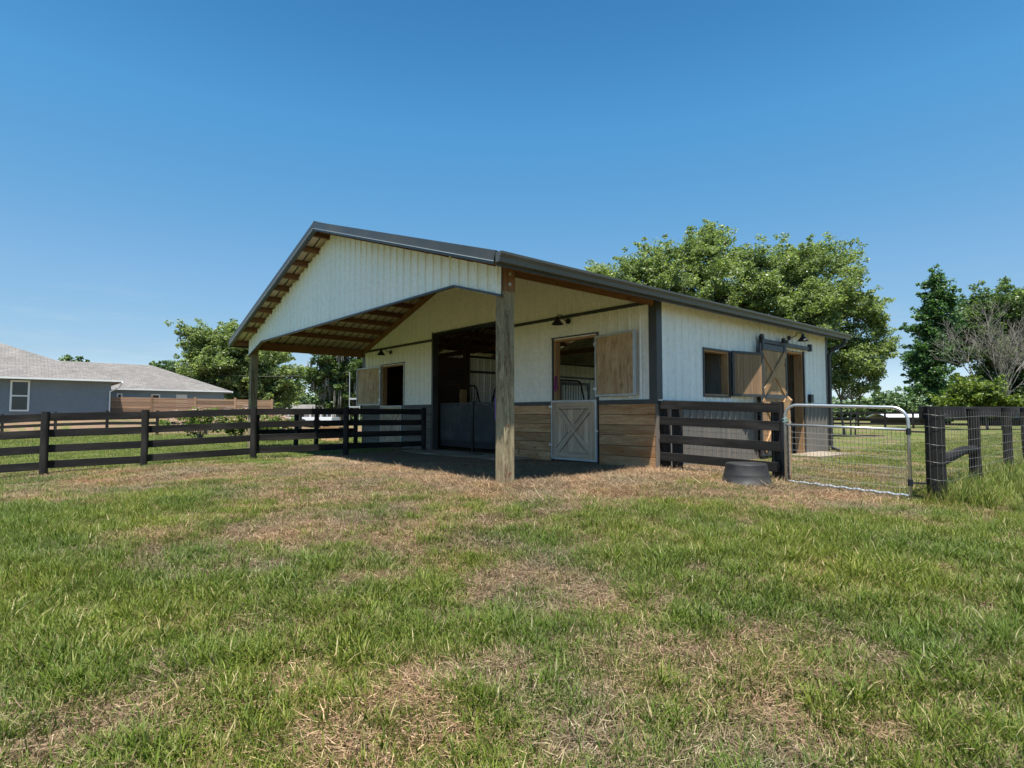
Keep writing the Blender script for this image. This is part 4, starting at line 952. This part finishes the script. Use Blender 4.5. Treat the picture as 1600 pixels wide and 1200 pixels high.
def simple_shed(name, label, p, L_, wd, hh, roofh, wm_, rm_, ang=0):
    t_ = thing(name, label, 'shed', (p.x, p.y, hz(p.x, p.y))); z = hz(p.x, p.y)
    ux = Vector((math.cos(ang), math.sin(ang), 0)); uy = Vector((-ux.y, ux.x, 0))
    c = [p+ux*a*L_/2+uy*b*wd/2 for a, b in ((-1, -1), (1, -1), (1, 1), (-1, 1))]
    MB().prism([(q.x, q.y, z-.3) for q in c], (0, 0, hh+.3)).build('wall', wm_, t_)
    m = MB(); e = [p+ux*a*(L_/2+.3)+uy*b*(wd/2+.3) for a, b in ((-1, -1), (1, -1), (1, 1), (-1, 1))]
    for s in (0, 1):
        a, b = (e[0], e[1]) if s == 0 else (e[3], e[2]); r0 = (e[0]+e[3])/2; r1 = (e[1]+e[2])/2
        m.prism([(a.x, a.y, z+hh), (b.x, b.y, z+hh), (r1.x, r1.y, z+hh+roofh), (r0.x, r0.y, z+hh+roofh)], (0, 0, .08))
    m.build('roof', rm_, t_)
    k = MB(); q = p-uy*(wd/2+.02); k.beam(q+ux*(-.5)+Vector((0, 0, z)), q+ux*(-.5)+Vector((0, 0, z+hh*.8)), 1.0, .05, uy); k.build('door', M['trim'], t_)
    return t_
simple_shed('long_shed', 'low long shed with white roof glimpsed beyond the pasture fence', at(1420, 58, 0), 6.0, 3.0, .62, .45, M['stallwood'], M['whitep'], YAW-PI/2)
simple_shed('low_shed', 'low shed with white roof behind the board fence at far right', at(1585, 52, 0), 4.5, 3, .62, .40, M['stallwood'], M['whitep'], YAW-PI/2)
# white trailer beyond the porch on the left
def trailer(px, d, L_, label):
    p = at(px, d, hz(*at(px, d).xy)); t_ = thing('trailer', label, 'trailer', p); u = RT
    f = MB(); f.beam(p-u*L_/2+Vector((0, 0, .65)), p+u*L_/2+Vector((0, 0, .65)), 1.9, .22); f.beam(p-u*L_/2+Vector((0, 0, 1.05))-FW*.9, p+u*L_/2+Vector((0, 0, 1.05))-FW*.9, .06, .10)
    for k in range(5): q = p+u*L_*(k/4-.5)-FW*.9; f.beam(q+Vector((0, 0, .7)), q+Vector((0, 0, 1.05)), .06, .06, u)
    f.build('bed', M['whitep'], t_)
    for s in (-.5, .5):
        for b in (-1, 1): MB().tube([p+u*s+FW*b*.9+Vector((0, 0, .32)), p+u*s+FW*b*1.05+Vector((0, 0, .32))], .32, 18).build('wheel', M['rubber'], t_)
trailer(492, 41, 3.0, 'white flatbed trailer parked beyond the porch under the mossy oak')
simple_shed('grey_roofed_shed', 'small pale building seen beside the mossy oak under the porch roof', at(484, 75, 0), 4.5, 4, 1.25, .9, M['whitep'], M['shingle'], YAW-PI/2)
# wooden crate left of porch
cp = at(520, 20.5, 0); cz = hz(cp.x, cp.y); ct = thing('wooden_box', 'low brown wooden box standing on the grass beyond the porch', 'box', (cp.x, cp.y, cz))
m = MB()
for i in range(3): 
    for s in (-1, 1): m.beam(cp+RT*-.3+FW*s*.25+Vector((0, 0, cz+.1+i*.17)), cp+RT*.3+FW*s*.25+Vector((0, 0, cz+.1+i*.17)), .02, .155); m.beam(cp+RT*s*.3-FW*.25+Vector((0, 0, cz+.1+i*.17)), cp+RT*s*.3+FW*.25+Vector((0, 0, cz+.1+i*.17)), .02, .155)
m.build('side_boards', M['board'], ct)
m = MB(); m.beam(cp-RT*.29+Vector((0, 0, cz+.42)), cp+RT*.29+Vector((0, 0, cz+.42)), .46, .02); m.build('lid', M['board'], ct)

# utility pole, mast and wires
pp = at(322, 62, 0); z_ = hz(pp.x, pp.y); up_ = thing('utility_pole', 'thin wooden utility pole in front of the left oak', 'pole', (pp.x, pp.y, z_))
m = MB(); m.tube([(pp.x, pp.y, z_-.3), (pp.x, pp.y, z_+4.8)], [.13, .10], 10); m.build('pole', M['greywood'], up_)
m = MB(); m.tube([(pp.x, pp.y+.15, z_+4.3), (pp.x, pp.y+.15, z_+4.75)], .10, 10); m.build('insulator', M['alu'], up_)
m = MB(); m.beam(Vector((pp.x, pp.y, z_+4.6))-RT*.6, Vector((pp.x, pp.y, z_+4.6))+RT*.6, .08, .1); m.build('crossarm', M['greywood'], up_)
p2 = at(546, 50, 0); z2 = hz(p2.x, p2.y); mt = thing('white_mast', 'slim white mast standing in front of the mossy oak', 'mast', (p2.x, p2.y, z2))
m = MB(); m.tube([(p2.x, p2.y, z2-.3), (p2.x, p2.y, z2+4.6)], .035, 8); m.build('pole', M['alu'], mt)
q2 = p2+RT*.9; m = MB(); m.tube([(q2.x, q2.y, z2-.3), (q2.x, q2.y, z2+2.9)], .03, 8); m.beam(Vector((p2.x, p2.y, z2+2.3)), Vector((q2.x, q2.y, z2+2.3)), .08, .14); m.beam(Vector((p2.x, p2.y, z2+1.6)), Vector((q2.x, q2.y, z2+1.6)), .08, .1); m.build('cross_bar', M['alu'], mt)
def cable(a, b, sag, r_, label):
    m = MB(); m.tube([a.lerp(b, t)+Vector((0, 0, -sag*4*t*(1-t))) for t in np.linspace(0, 1, 25)], r_, 5)
    tag(m.build('power_line', M['wire'], None), label, 'cable', 'overhead cables left of the barn')
cable(Vector((pp.x, pp.y, z_+4.6)), Vector((*at(590, 66).xy, 8.6)), .8, .022, 'thin overhead cable rising from the utility pole towards the barn')
cable(Vector((pp.x, pp.y, z_+4.7)), Vector((p2.x, p2.y, z2+4.6)), .35, .018, 'thin overhead cable running level from the pole to the white mast')

# ------------------------------------------------------------------ trees
def leafmesh(name, mat, parent, centers, radii, counts, size, flat=0.0, droop=0.0, seed=1):
    g = np.random.default_rng(seed); C_ = []; 
    for c, r_, n in zip(centers, radii, counts):
        d = g.normal(size=(n, 3)); d /= np.linalg.norm(d, axis=1)[:, None]; rad = g.random(n)**0.45
        C_.append(np.array(c)+d*rad[:, None]*np.array(r_))
    P = np.concatenate(C_); n = len(P)
    a = g.normal(size=(n, 3)); a[:, 2] *= 0.6; a /= np.linalg.norm(a, axis=1)[:, None]
    b = g.normal(size=(n, 3)); b -= a*(a*b).sum(1)[:, None]; b /= np.linalg.norm(b, axis=1)[:, None]
    s = size*(0.55+0.9*g.random(n)); L_ = a*(s[:, None])*0.62; W_ = b*(s[:, None])*0.36
    up = np.cross(a, b)*(s*0.12)[:, None]
    V = np.stack([P-L_, P+W_+up, P+L_, P-W_+up], 1).reshape(-1, 3)-np.array(LOC[parent.name])
    F = np.arange(4*n).reshape(n, 4)
    me = bpy.data.meshes.new(name); me.vertices.add(4*n); me.vertices.foreach_set('co', V.astype(np.float32).ravel())
    me.loops.add(4*n); me.loops.foreach_set('vertex_index', F.astype(np.int32).ravel())
    me.polygons.add(n); me.polygons.foreach_set('loop_start', (np.arange(n)*4).astype(np.int32)); me.polygons.foreach_set('loop_total', np.full(n, 4, np.int32))
    me.update(calc_edges=True)
    at_ = me.attributes.new('rnd', 'FLOAT', 'FACE'); at_.data.foreach_set('value', g.random(n).astype(np.float32))
    me.materials.append(mat); o = bpy.data.objects.new(name, me); col.objects.link(o); o.parent = parent; LOC[o.name] = LOC[parent.name]
    return o
def tree(name, label, px, d, lobes, leaf, mat, size=0.13, ncl=180, per=90, clr=0.55, trunk=0.25, bark='bark', cat='tree', group=None, fork=0.35, seed=1, stems=None, yspread=1.0, base=None):
    """lobes: (px, py, rx_px, ry_px[, depth offset m]) ellipsoids of the crown at distance d"""
    g = np.random.default_rng(seed); rnd = random.Random(seed)
    p = at(px, d); z0 = hz(p.x, p.y) if base is None else base
    t_ = thing(name, label, cat, (p.x, p.y, z0), group)
    m_px = d/FPX; E = []; vol = []
    for l in lobes:
        off = l[4] if len(l) > 4 else 0
        dd = d+off; c = at(l[0], dd, zat(l[1], dd)); E.append((c, l[2]*dd/FPX, l[3]*dd/FPX, (l[2]+l[3])/2*dd/FPX*yspread)); vol.append(l[2]*l[3])
    vol = np.array(vol)/sum(vol); cen = []; rad = []; cnt = []; limbs = []
    for (c, rx, rz, ry), v in zip(E, vol):
        k = max(3, int(ncl*v)); 
        for i in range(k):
            dv = g.normal(size=3); dv /= np.linalg.norm(dv); q_ = g.random()**0.38
            pos = c+RT*(dv[0]*rx*q_)+FW*(dv[1]*ry*q_)+Vector((0, 0, dv[2]*rz*q_))
            s = clr*(0.55+0.9*g.random()); cen.append(pos); rad.append((s, s, s*0.6)); cnt.append(int(per*(0.5+g.random())*(s/clr)**1.5))
            if rnd.random() < fork: limbs.append((c, pos))
            if q_ > .72:      # leafy twigs reaching past the crown's edge
                dw = (RT*dv[0]+FW*dv[1]+Vector((0, 0, dv[2]*.8+.25))).normalized()
                for j in range(rnd.choice((1, 2, 3))):
                    e_ = (dw+Vector((rnd.uniform(-.5, .5), rnd.uniform(-.5, .5), rnd.uniform(-.4, .4)))).normalized(); f_ = s*rnd.uniform(.8, 1.45)
                    cen.append(pos+e_*f_); rad.append((s*.42, s*.42, s*.28)); cnt.append(int(per*.22))
    leafmesh('crown', M[mat], t_, cen, rad, cnt, size, seed=seed)
    tr = MB(); top = E[0][0]
    for (sx, sr) in (stems or [(0, 1.0)]):
        b0 = Vector((p.x, p.y, z0-.2))+RT*sx
        zt_ = min(e[0].z-e[2]*.2 for e in E); joint = Vector((p.x, p.y, z0+(zt_-z0)*.75))+RT*sx*2.0
        n = 6; tr.tube([b0.lerp(joint, i/n)+RT*(.12*trunk/.25*math.sin(i*1.3+sx)) for i in range(n+1)], [trunk*sr*(1.15-.4*i/n) for i in range(n+1)], 9)
        for e in E:
            c = e[0]; mid = joint.lerp(c, .5)+Vector((0, 0, -.15*(c-joint).length))
            tr.tube([joint, mid, c, c+Vector((0, 0, e[2]*.6))], [trunk*sr*.6, trunk*sr*.42, trunk*sr*.22, .02], 7)
    for a, b in limbs:
        mid = Vector(a).lerp(b, .5)+Vector((0, 0, -.1)); tr.tube([a, mid, b], [trunk*.18, trunk*.12, .012], 5)
    tr.build('trunk', M[bark], t_, smooth=True, recalc=False)
    return t_, cen
# big oak behind the barn
tree('oak_tree', 'large spreading oak behind the barn roof', 1150, 27,
     [(1120, 470, 95, 70), (1085, 400, 52, 36), (1000, 425, 60, 28), (1030, 400, 35, 22), (1225, 420, 62, 34), (1270, 400, 50, 22), (945, 425, 26, 12), (1120, 385, 34, 22), (1230, 480, 80, 70), (1110, 368, 22, 14), (1050, 470, 90, 55), (1320, 410, 28, 18), (1180, 410, 40, 24), (1170, 450, 60, 40), (980, 440, 50, 22)],
     None, 'oak', size=.088, ncl=800, per=145, clr=.43, trunk=.30, seed=3)
tree('slender_oak', 'leaning multi-stemmed young oak at the barn rear corner', 1322, 25,
     [(1300, 470, 50, 40), (1345, 490, 34, 26), (1375, 515, 16, 14), (1355, 550, 30, 26), (1290, 540, 48, 36), (1340, 425, 20, 12), (1275, 500, 40, 45), (1330, 575, 38, 18), (1385, 545, 10, 12), (1312, 600, 22, 10), (1365, 580, 14, 14), (1345, 605, 16, 8)],
     None, 'oak', size=.082, ncl=390, per=145, clr=.36, trunk=.05, seed=4, stems=[(-.12, 1.0), (.12, .6), (.28, .5)])
# right-hand group
tree('sweetgum_tree', 'tall narrow dark green tree standing left of the bare tree', 1465, 42,
     [(1470, 440, 14, 12), (1468, 462, 20, 16), (1466, 490, 26, 18), (1468, 518, 30, 18), (1462, 548, 32, 20), (1455, 580, 30, 22), (1462, 612, 34, 20), (1438, 512, 14, 7), (1490, 505, 14, 8), (1434, 560, 12, 10)],
     None, 'gum', size=.155, ncl=250, per=110, clr=.50, trunk=.16, seed=5)
tree('dark_oak', 'dense dark oak rising behind the bare tree at right edge', 1600, 50,
     [(1560, 480, 34, 30), (1600, 500, 60, 50), (1560, 550, 55, 60), (1620, 570, 60, 70), (1540, 610, 50, 30), (1600, 620, 60, 25), (1525, 500, 22, 35), (1660, 520, 60, 60)],
     None, 'oakdark', size=.20, ncl=480, per=150, clr=.8, trunk=.35, seed=6)
tree('yellow_green_shrub', 'bushy yellow-green shrub at the foot of the bare tree', 1540, 36,
     [(1505, 622, 26, 16), (1530, 612, 22, 18), (1565, 630, 34, 10), (1600, 632, 30, 9), (1490, 630, 22, 10)], None, 'yellowgreen', size=.16, ncl=170, per=90, clr=.45, trunk=.08, cat='shrub', seed=7)
# bare tree
def bare(px, d, top, label, seed=2):
    rnd = random.Random(seed); p = at(px, d); z0 = hz(p.x, p.y); t_ = thing('bare_tree', label, 'tree', (p.x, p.y, z0)); H = zat(top, d)-z0
    mb = MB(); tw_ = MB()
    def grow(a, dirv, L_, r_, lev):
        pts = [a]; dd = dirv.copy()
        for i in range(4):
            dd = (dd+Vector((rnd.uniform(-.16, .16), rnd.uniform(-.16, .16), rnd.uniform(-.05, .12)))).normalized(); pts.append(pts[-1]+dd*L_/4)
        (mb if lev < 2 else tw_).tube(pts, [max(.007, r_*.85*(1-.14*i)) for i in range(5)], 6 if lev < 3 else 4, cap=False)
        if lev >= 5: return
        for k in range(3 if lev < 4 else 2):
            q = pts[rnd.choice([2, 3, 4, 4])] if k else pts[4]
            s = .35+.45*rnd.random(); ax = Vector((rnd.uniform(-1, 1), rnd.uniform(-1, 1), rnd.uniform(-.3, .5))).normalized()
            grow(q, (dd+ax*s).normalized(), L_*rnd.uniform(.62, .85), r_*.6, lev+1)
    base = Vector((p.x, p.y, z0-.2))
    for k, (sx, sz) in enumerate(((-.35, 1.), (.0, 1.2), (.45, 1.0), (.9, .65), (-.6, .8), (.2, 1.1), (1.0, .4), (-.15, 1.1))):
        grow(base+Vector((0, 0, .5+k*.25)), (RT*sx+FW*rnd.uniform(-.4, .4)+Vector((0, 0, sz))).normalized(), H*.265, .050, 0)
    mb.tube([base, base+Vector((0, 0, 2.2))], [.12, .08], 8)
    mb.build('trunk', M['palebark'], t_, recalc=False, smooth=True); tw_.build('twigs', M['palebark'], t_, recalc=False)
bare(1566, 36, 468, 'leafless pale grey tree in front of the dark oak', 5)
# distant tree line
far_specs = [(1325, 95, [(1325, 640, 26, 12), (1300, 645, 20, 8)]), (1375, 85, [(1378, 632, 26, 20), (1405, 640, 22, 14)]), (1350, 92, [(1345, 645, 24, 12)]), (1425, 90, [(1420, 635, 24, 22)]), (1270, 90, [(1260, 640, 34, 12)]),
             (1620, 100, [(1600, 640, 60, 14)]), (1500, 95, [(1500, 642, 50, 14)]), (440, 100, [(440, 625, 36, 22), (470, 632, 22, 12)]), (505, 105, [(500, 632, 34, 14)]), (555, 100, [(555, 640, 30, 16)]),
             (245, 85, [(243, 580, 10, 5), (262, 586, 14, 10)]), (115, 85, [(116, 572, 7, 6), (122, 585, 8, 8)])]
labs = ['far low tree line just right of the barn downspout', 'far rounded green trees above the gate right corner', 'far hazy low trees above the middle of the gate', 'far green tree beside the tall sweetgum foot', 'far trees mostly hidden behind the barn rear corner',
        'far trees behind the dark oak at the right edge', 'far trees hidden behind the right-hand shrubs', 'far trees in the gap between left oak and mossy oak', 'far low hazy trees left of the mossy oak trunk', 'far trees behind the mossy oak trunk',
        'small tree tops peeping over the right end of the long grey roof', 'small tree top peeping over the grey roof junction']
for i, ((px, d, lb), la) in enumerate(zip(far_specs, labs)):
    tree('distant_tree', la, px, d, lb, None, 'far', size=.38, ncl=75, per=70, clr=.95, trunk=.22, group='distant trees on the horizon', seed=20+i)
# left oak and mossy oak
tree('spreading_oak', 'broad bright green oak left of the porch post', 375, 62,
     [(330, 545, 42, 34), (380, 560, 60, 42), (420, 590, 42, 34), (340, 590, 55, 35), (400, 610, 60, 26), (300, 525, 16, 16), (450, 610, 16, 18), (320, 615, 55, 22), (380, 530, 40, 20)],
     None, 'oak', size=.21, ncl=520, per=170, clr=.85, trunk=.4, seed=9)
t_, cen = tree('mossy_oak', 'oak hung with grey moss seen beneath the porch roof', 540, 52,
     [(520, 560, 26, 22), (500, 585, 22, 18), (545, 600, 28, 22), (560, 570, 26, 28), (525, 620, 30, 18), (560, 625, 30, 18), (590, 590, 30, 40), (540, 545, 40, 16), (480, 592, 10, 7)],
     None, 'oakdark', size=.20, ncl=250, per=130, clr=.62, trunk=.34, seed=10)
ms = MB(); rr_ = random.Random(4)
for c in rr_.sample(cen, 60):
    for k in range(5):
        a = Vector(c)+Vector((rr_.uniform(-.4, .4), rr_.uniform(-.4, .4), -.2)); L_ = rr_.uniform(.5, 1.8)
        ms.tube([a, a+Vector((rr_.uniform(-.1, .1), 0, -L_*.5)), a+Vector((rr_.uniform(-.15, .15), 0, -L_))], [.03, .065, .01], 4, cap=False)
ms.build('hanging_moss', M['moss'], t_, recalc=False)
# low hedge line right far
# roses behind the left fence
def roses(px, d, w_, h_, label, seed):
    g = np.random.default_rng(seed); p = at(px, d); z0 = hz(p.x, p.y); t_ = thing('rose_bush', label, 'shrub', (p.x, p.y, z0), 'pale roses behind the paddock fence')
    n = 26; cen = [p+RT*g.normal()*w_*.4+FW*g.normal()*.25+Vector((0, 0, z0+h_*(.25+.65*g.random()))) for i in range(n)]
    leafmesh('foliage', M['yellowgreen'], t_, cen, [(.22, .22, .18)]*n, [45]*n, .09, seed=seed)
    st_ = MB()
    for c in cen[:14]: st_.tube([(p.x, p.y, z0-.05), Vector((p.x, p.y, z0)).lerp(c, .5)+Vector((0, 0, .15)), c], [.015, .01, .006], 5, cap=False)
    st_.build('stem', M['bark'], t_, recalc=False)
    fl = MB()
    for i in range(60):
        c = cen[i % n]+Vector((g.normal()*.14, g.normal()*.14, .05+g.random()*.16)); r_ = .05+.04*g.random()
        for k in range(5):
            a = k*2*PI/5+g.random(); b = a+1.0
            fl.face([c+Vector((0, 0, -.01)), c+Vector((math.cos(a)*r_, math.sin(a)*r_, .012)), c+Vector((math.cos((a+b)/2)*r_*1.3, math.sin((a+b)/2)*r_*1.3, .0)), c+Vector((math.cos(b)*r_, math.sin(b)*r_, .015))])
    fl.build('flowers', M['rose'], t_, recalc=False)
roses(315, 19.5, 1.1, 1.15, 'rose bush with pale pink blooms left of the porch post', 31); roses(372, 20.5, .9, 1.1, 'loose pale-flowered rose bush just left of the porch post', 32); roses(430, 20.5, 1.0, .95, 'bright leafy rose bush just right of the left porch post', 33)

# ------------------------------------------------------------------ grass
hidden = bpy.data.collections.new('grass_sources')
def clump(name, n, rad, h0, h1, w_, lean, mat, seed, seg=3, flat=False):
    g = np.random.default_rng(seed); V = []; F = []; RN = []
    for i in range(n):
        a = g.random()*2*PI; r_ = rad*math.sqrt(g.random()); x, y = r_*math.cos(a), r_*math.sin(a)
        b = a+g.normal()*1.0; L_ = h0+(h1-h0)*g.random(); ln = lean*(.4+g.random()); ww = w_*(.6+.8*g.random())
        sx, sy = -math.sin(b+g.normal()*.6), math.cos(b+g.normal()*.6); base = len(V); rv = g.random()
        th_ = (PI/2-ln) if not flat else g.normal()*.18+.12; px_, py_, pz_ = x, y, 0.0 if not flat else g.random()*.022
        for k in range(seg+1):
            t = k/seg; wk = ww*(1-t**1.6)+.0002
            V += [(px_-sx*wk, py_-sy*wk, pz_), (px_+sx*wk, py_+sy*wk, pz_)]
            px_ += math.cos(b)*math.cos(th_)*L_/seg; py_ += math.sin(b)*math.cos(th_)*L_/seg; pz_ += math.sin(th_)*L_/seg
            th_ -= ln*.75 if not flat else g.normal()*.15
        for k in range(seg): F.append((base+2*k, base+2*k+1, base+2*k+3, base+2*k+2)); RN.append(rv)
    me = bpy.data.meshes.new(name); me.from_pydata(V, [], F)
    at_ = me.attributes.new('rnd', 'FLOAT', 'FACE'); at_.data.foreach_set('value', np.array(RN, np.float32)); me.materials.append(mat)
    return bpy.data.objects.new(name, me)
def scatter(name, sources, pts, scl, label=None, seed=1, tilt=.12):
    c = bpy.data.collections.new(name+'_sources')
    for s in sources: c.objects.link(s)
    g = np.random.default_rng(seed); n = len(pts)
    me = bpy.data.meshes.new(name); me.vertices.add(n); me.vertices.foreach_set('co', pts.astype(np.float32).ravel())
    rot = np.stack([g.normal(size=n)*tilt, g.normal(size=n)*tilt, g.random(n)*2*PI], 1)
    a = me.attributes.new('rot', 'FLOAT_VECTOR', 'POINT'); a.data.foreach_set('vector', rot.astype(np.float32).ravel())
    a = me.attributes.new('scl', 'FLOAT', 'POINT'); a.data.foreach_set('value', scl.astype(np.float32))
    a = me.attributes.new('idx', 'INT', 'POINT'); a.data.foreach_set('value', g.integers(0, len(sources), n).astype(np.int32))
    o = bpy.data.objects.new(name, me); col.objects.link(o); o['kind'] = 'stuff'
    if label: o['label'] = label; o['category'] = 'grass'
    ng = bpy.data.node_groups.new(name, 'GeometryNodeTree'); ng.interface.new_socket('Geometry', in_out='INPUT', socket_type='NodeSocketGeometry'); ng.interface.new_socket('Geometry', in_out='OUTPUT', socket_type='NodeSocketGeometry')
    I = ng.nodes.new('NodeGroupInput'); O = ng.nodes.new('NodeGroupOutput'); ci = ng.nodes.new('GeometryNodeCollectionInfo')
    ci.inputs['Collection'].default_value = c; ci.inputs['Separate Children'].default_value = True; ci.inputs['Reset Children'].default_value = True
    ip = ng.nodes.new('GeometryNodeInstanceOnPoints'); ip.inputs['Pick Instance'].default_value = True
    def na(nm, ty):
        k = ng.nodes.new('GeometryNodeInputNamedAttribute'); k.data_type = ty; k.inputs[0].default_value = nm; return k.outputs[0]
    L = ng.links; L.new(I.outputs[0], ip.inputs['Points']); L.new(ci.outputs[0], ip.inputs['Instance']); L.new(na('idx', 'INT'), ip.inputs['Instance Index'])
    L.new(na('rot', 'FLOAT_VECTOR'), ip.inputs['Rotation']); L.new(na('scl', 'FLOAT'), ip.inputs['Scale']); L.new(ip.outputs[0], O.inputs[0])
    md = o.modifiers.new('scatter', 'NODES'); md.node_group = ng
    return o
def sample(n, d0, d1, seed, power=1.0):
    g = np.random.default_rng(seed); d = d0+(d1-d0)*g.random(n)**power; k = (g.random(n)*2-1)*0.97
    u = k*d; x = CAM.x+FW.x*d+RT.x*u; y = CAM.y+FW.y*d+RT.y*u; return x, y, d, g
def inside(x, y, m=0.0): return (x > BL-m) & (x < 0.0+m) & (y > -.02-m) & (y < BD+m)
def apron(x, y): return ((x > -7.3) & (x < -3.2) & (y > -.95) & (y < .1)) | ((x > 0) & (x < .85) & (y > 4.8) & (y < 6.7))
# tall green tufts on the near lawn
src = [clump('tuft', 16, .056, .030, .088, .0021, .52, M['grass'], 100+i) for i in range(9)]+[clump('tuft', 11, .028, .065, .135, .0026, .46, M['grass'], 120+i) for i in range(3)]
x, y, d, g = sample(92000, .8, 9.5, 41, .55)
gr = greenness(x, y)
fine = vnoise(x*5.5+9, y*5.5); keep = (g.random(len(x)) < np.clip((gr-.28)*1.7+(fine-.5)*1.2, 0.15, 1)) & ~inside(x, y, .05) & ~apron(x, y) & ~((x < .2) & (y > -3.4))
x, y, d, gr = x[keep], y[keep], d[keep], gr[keep]
sc = (.50+.65*np.clip(gr, 0, 1))*(.65+.6*g.random(len(x)))*(1-.35*sst(4, 9, d))
scatter('green_grass', src, np.stack([x, y, height(x, y)-.004], 1), sc, 'tufted green grass on the near lawn', 5)
# dry thatch lying low
src = [clump('thatch', 60, .13, .03, .09, .0016, .1, M['straw'], 200+i, seg=2, flat=True) for i in range(6)]+[clump('thatch', 26, .10, .02, .055, .0016, .6, M['straw'], 220+i, seg=2) for i in range(4)]
x, y, d, g = sample(34000, .8, 11, 42, .6); gr = greenness(x, y)
keep = (g.random(len(x)) < np.clip(1.15-.85*gr, .18, 1)) & ~inside(x, y, .0) & ~apron(x, y)
x, y, d = x[keep], y[keep], d[keep]
scatter('dry_grass', src, np.stack([x, y, height(x, y)-.002], 1), .7+.5*g.random(len(x)), 'dry tan thatch lying between the grass tufts', 6, .06)
# short mixed grass further off
src = [clump('short', 34, .16, .025, .070, .0022, .50, M['shortgrass'], 300+i, seg=2) for i in range(6)]
x, y, d, g = sample(60000, 1.0, 30, 43, .9); gr = greenness(x, y)
keep = (g.random(len(x)) < np.clip(gr*1.3+.05, .08, 1)*(.45+.55*sst(22, 8, d))) & ~inside(x, y, .1) & ~apron(x, y) & ~((x < .1) & (x > -10.9) & (y > -3.3) & (g.random(len(x)) > .07))
x, y, d = x[keep], y[keep], d[keep]
scatter('short_grass', src, np.stack([x, y, height(x, y)-.004], 1), (.7+.6*g.random(len(x)))*(1+.5*sst(10, 25, d)), 'short patchy lawn around and beyond the barn', 7, .08)
# loose hay and straw trodden around the posts and the porch edge
src = [clump('hay', 34, .14, .07, .20, .0019, .5, M['straw'], 500+i, seg=3, flat=True) for i in range(5)]+[clump('hay', 16, .06, .05, .12, .0018, .8, M['straw'], 520+i, seg=2) for i in range(3)]
g = np.random.default_rng(46); HX = []; 
for (cx, cy, sx, sy, n) in ((-.09, -3.35, .22, .22, 60), (.5, -1.8, .9, .9, 520), (.3, -.3, .5, .4, 160), (2.0, -.35, .6, .35, 160), (1.2, .1, .7, .25, 130), (-6.9, -.6, .5, .5, 60), (3.0, -.5, .7, .3, 120), (-.6, -3.9, 1.2, .35, 220), (-3, -3.9, 2, .4, 260)): HX.append(np.stack([cx+g.normal(size=n)*sx, cy+g.normal(size=n)*sy], 1))
HX = np.concatenate(HX); x, y = HX[:, 0], HX[:, 1]; keep = ~inside(x, y, .0); x, y = x[keep], y[keep]
scatter('loose_hay', src, np.stack([x, y, height(x, y)+.002], 1), .7+.5*g.random(len(x)), 'loose straw scattered around the porch post and gate', 9, .08)
# tall weeds along the wire fence
src = [clump('weed', 18, .06, .15, .42, .0035, .35, M['shortgrass'], 400+i) for i in range(5)]+[clump('weed', 18, .06, .12, .34, .004, .4, M['grass'], 420+i) for i in range(4)]
g = np.random.default_rng(44); n = 1500; yy_ = -.1+11*g.random(n)**1.2; xx_ = 3.95+g.exponential(.42, n)*np.where(g.random(n) < .25, -.35, 1)+.02
keep = (xx_ < 7) & ~((yy_ < .7) & (xx_ < 3.85)); xx_, yy_ = xx_[keep], yy_[keep]
scatter('tall_weeds', src, np.stack([xx_, yy_, height(xx_, yy_)-.005], 1), (.45+.6*g.random(len(xx_))), 'tall rough weeds growing along the wire fence', 8, .15)
print('objects', len(bpy.data.objects), 'faces', sum(len(m.polygons) for m in bpy.data.meshes))
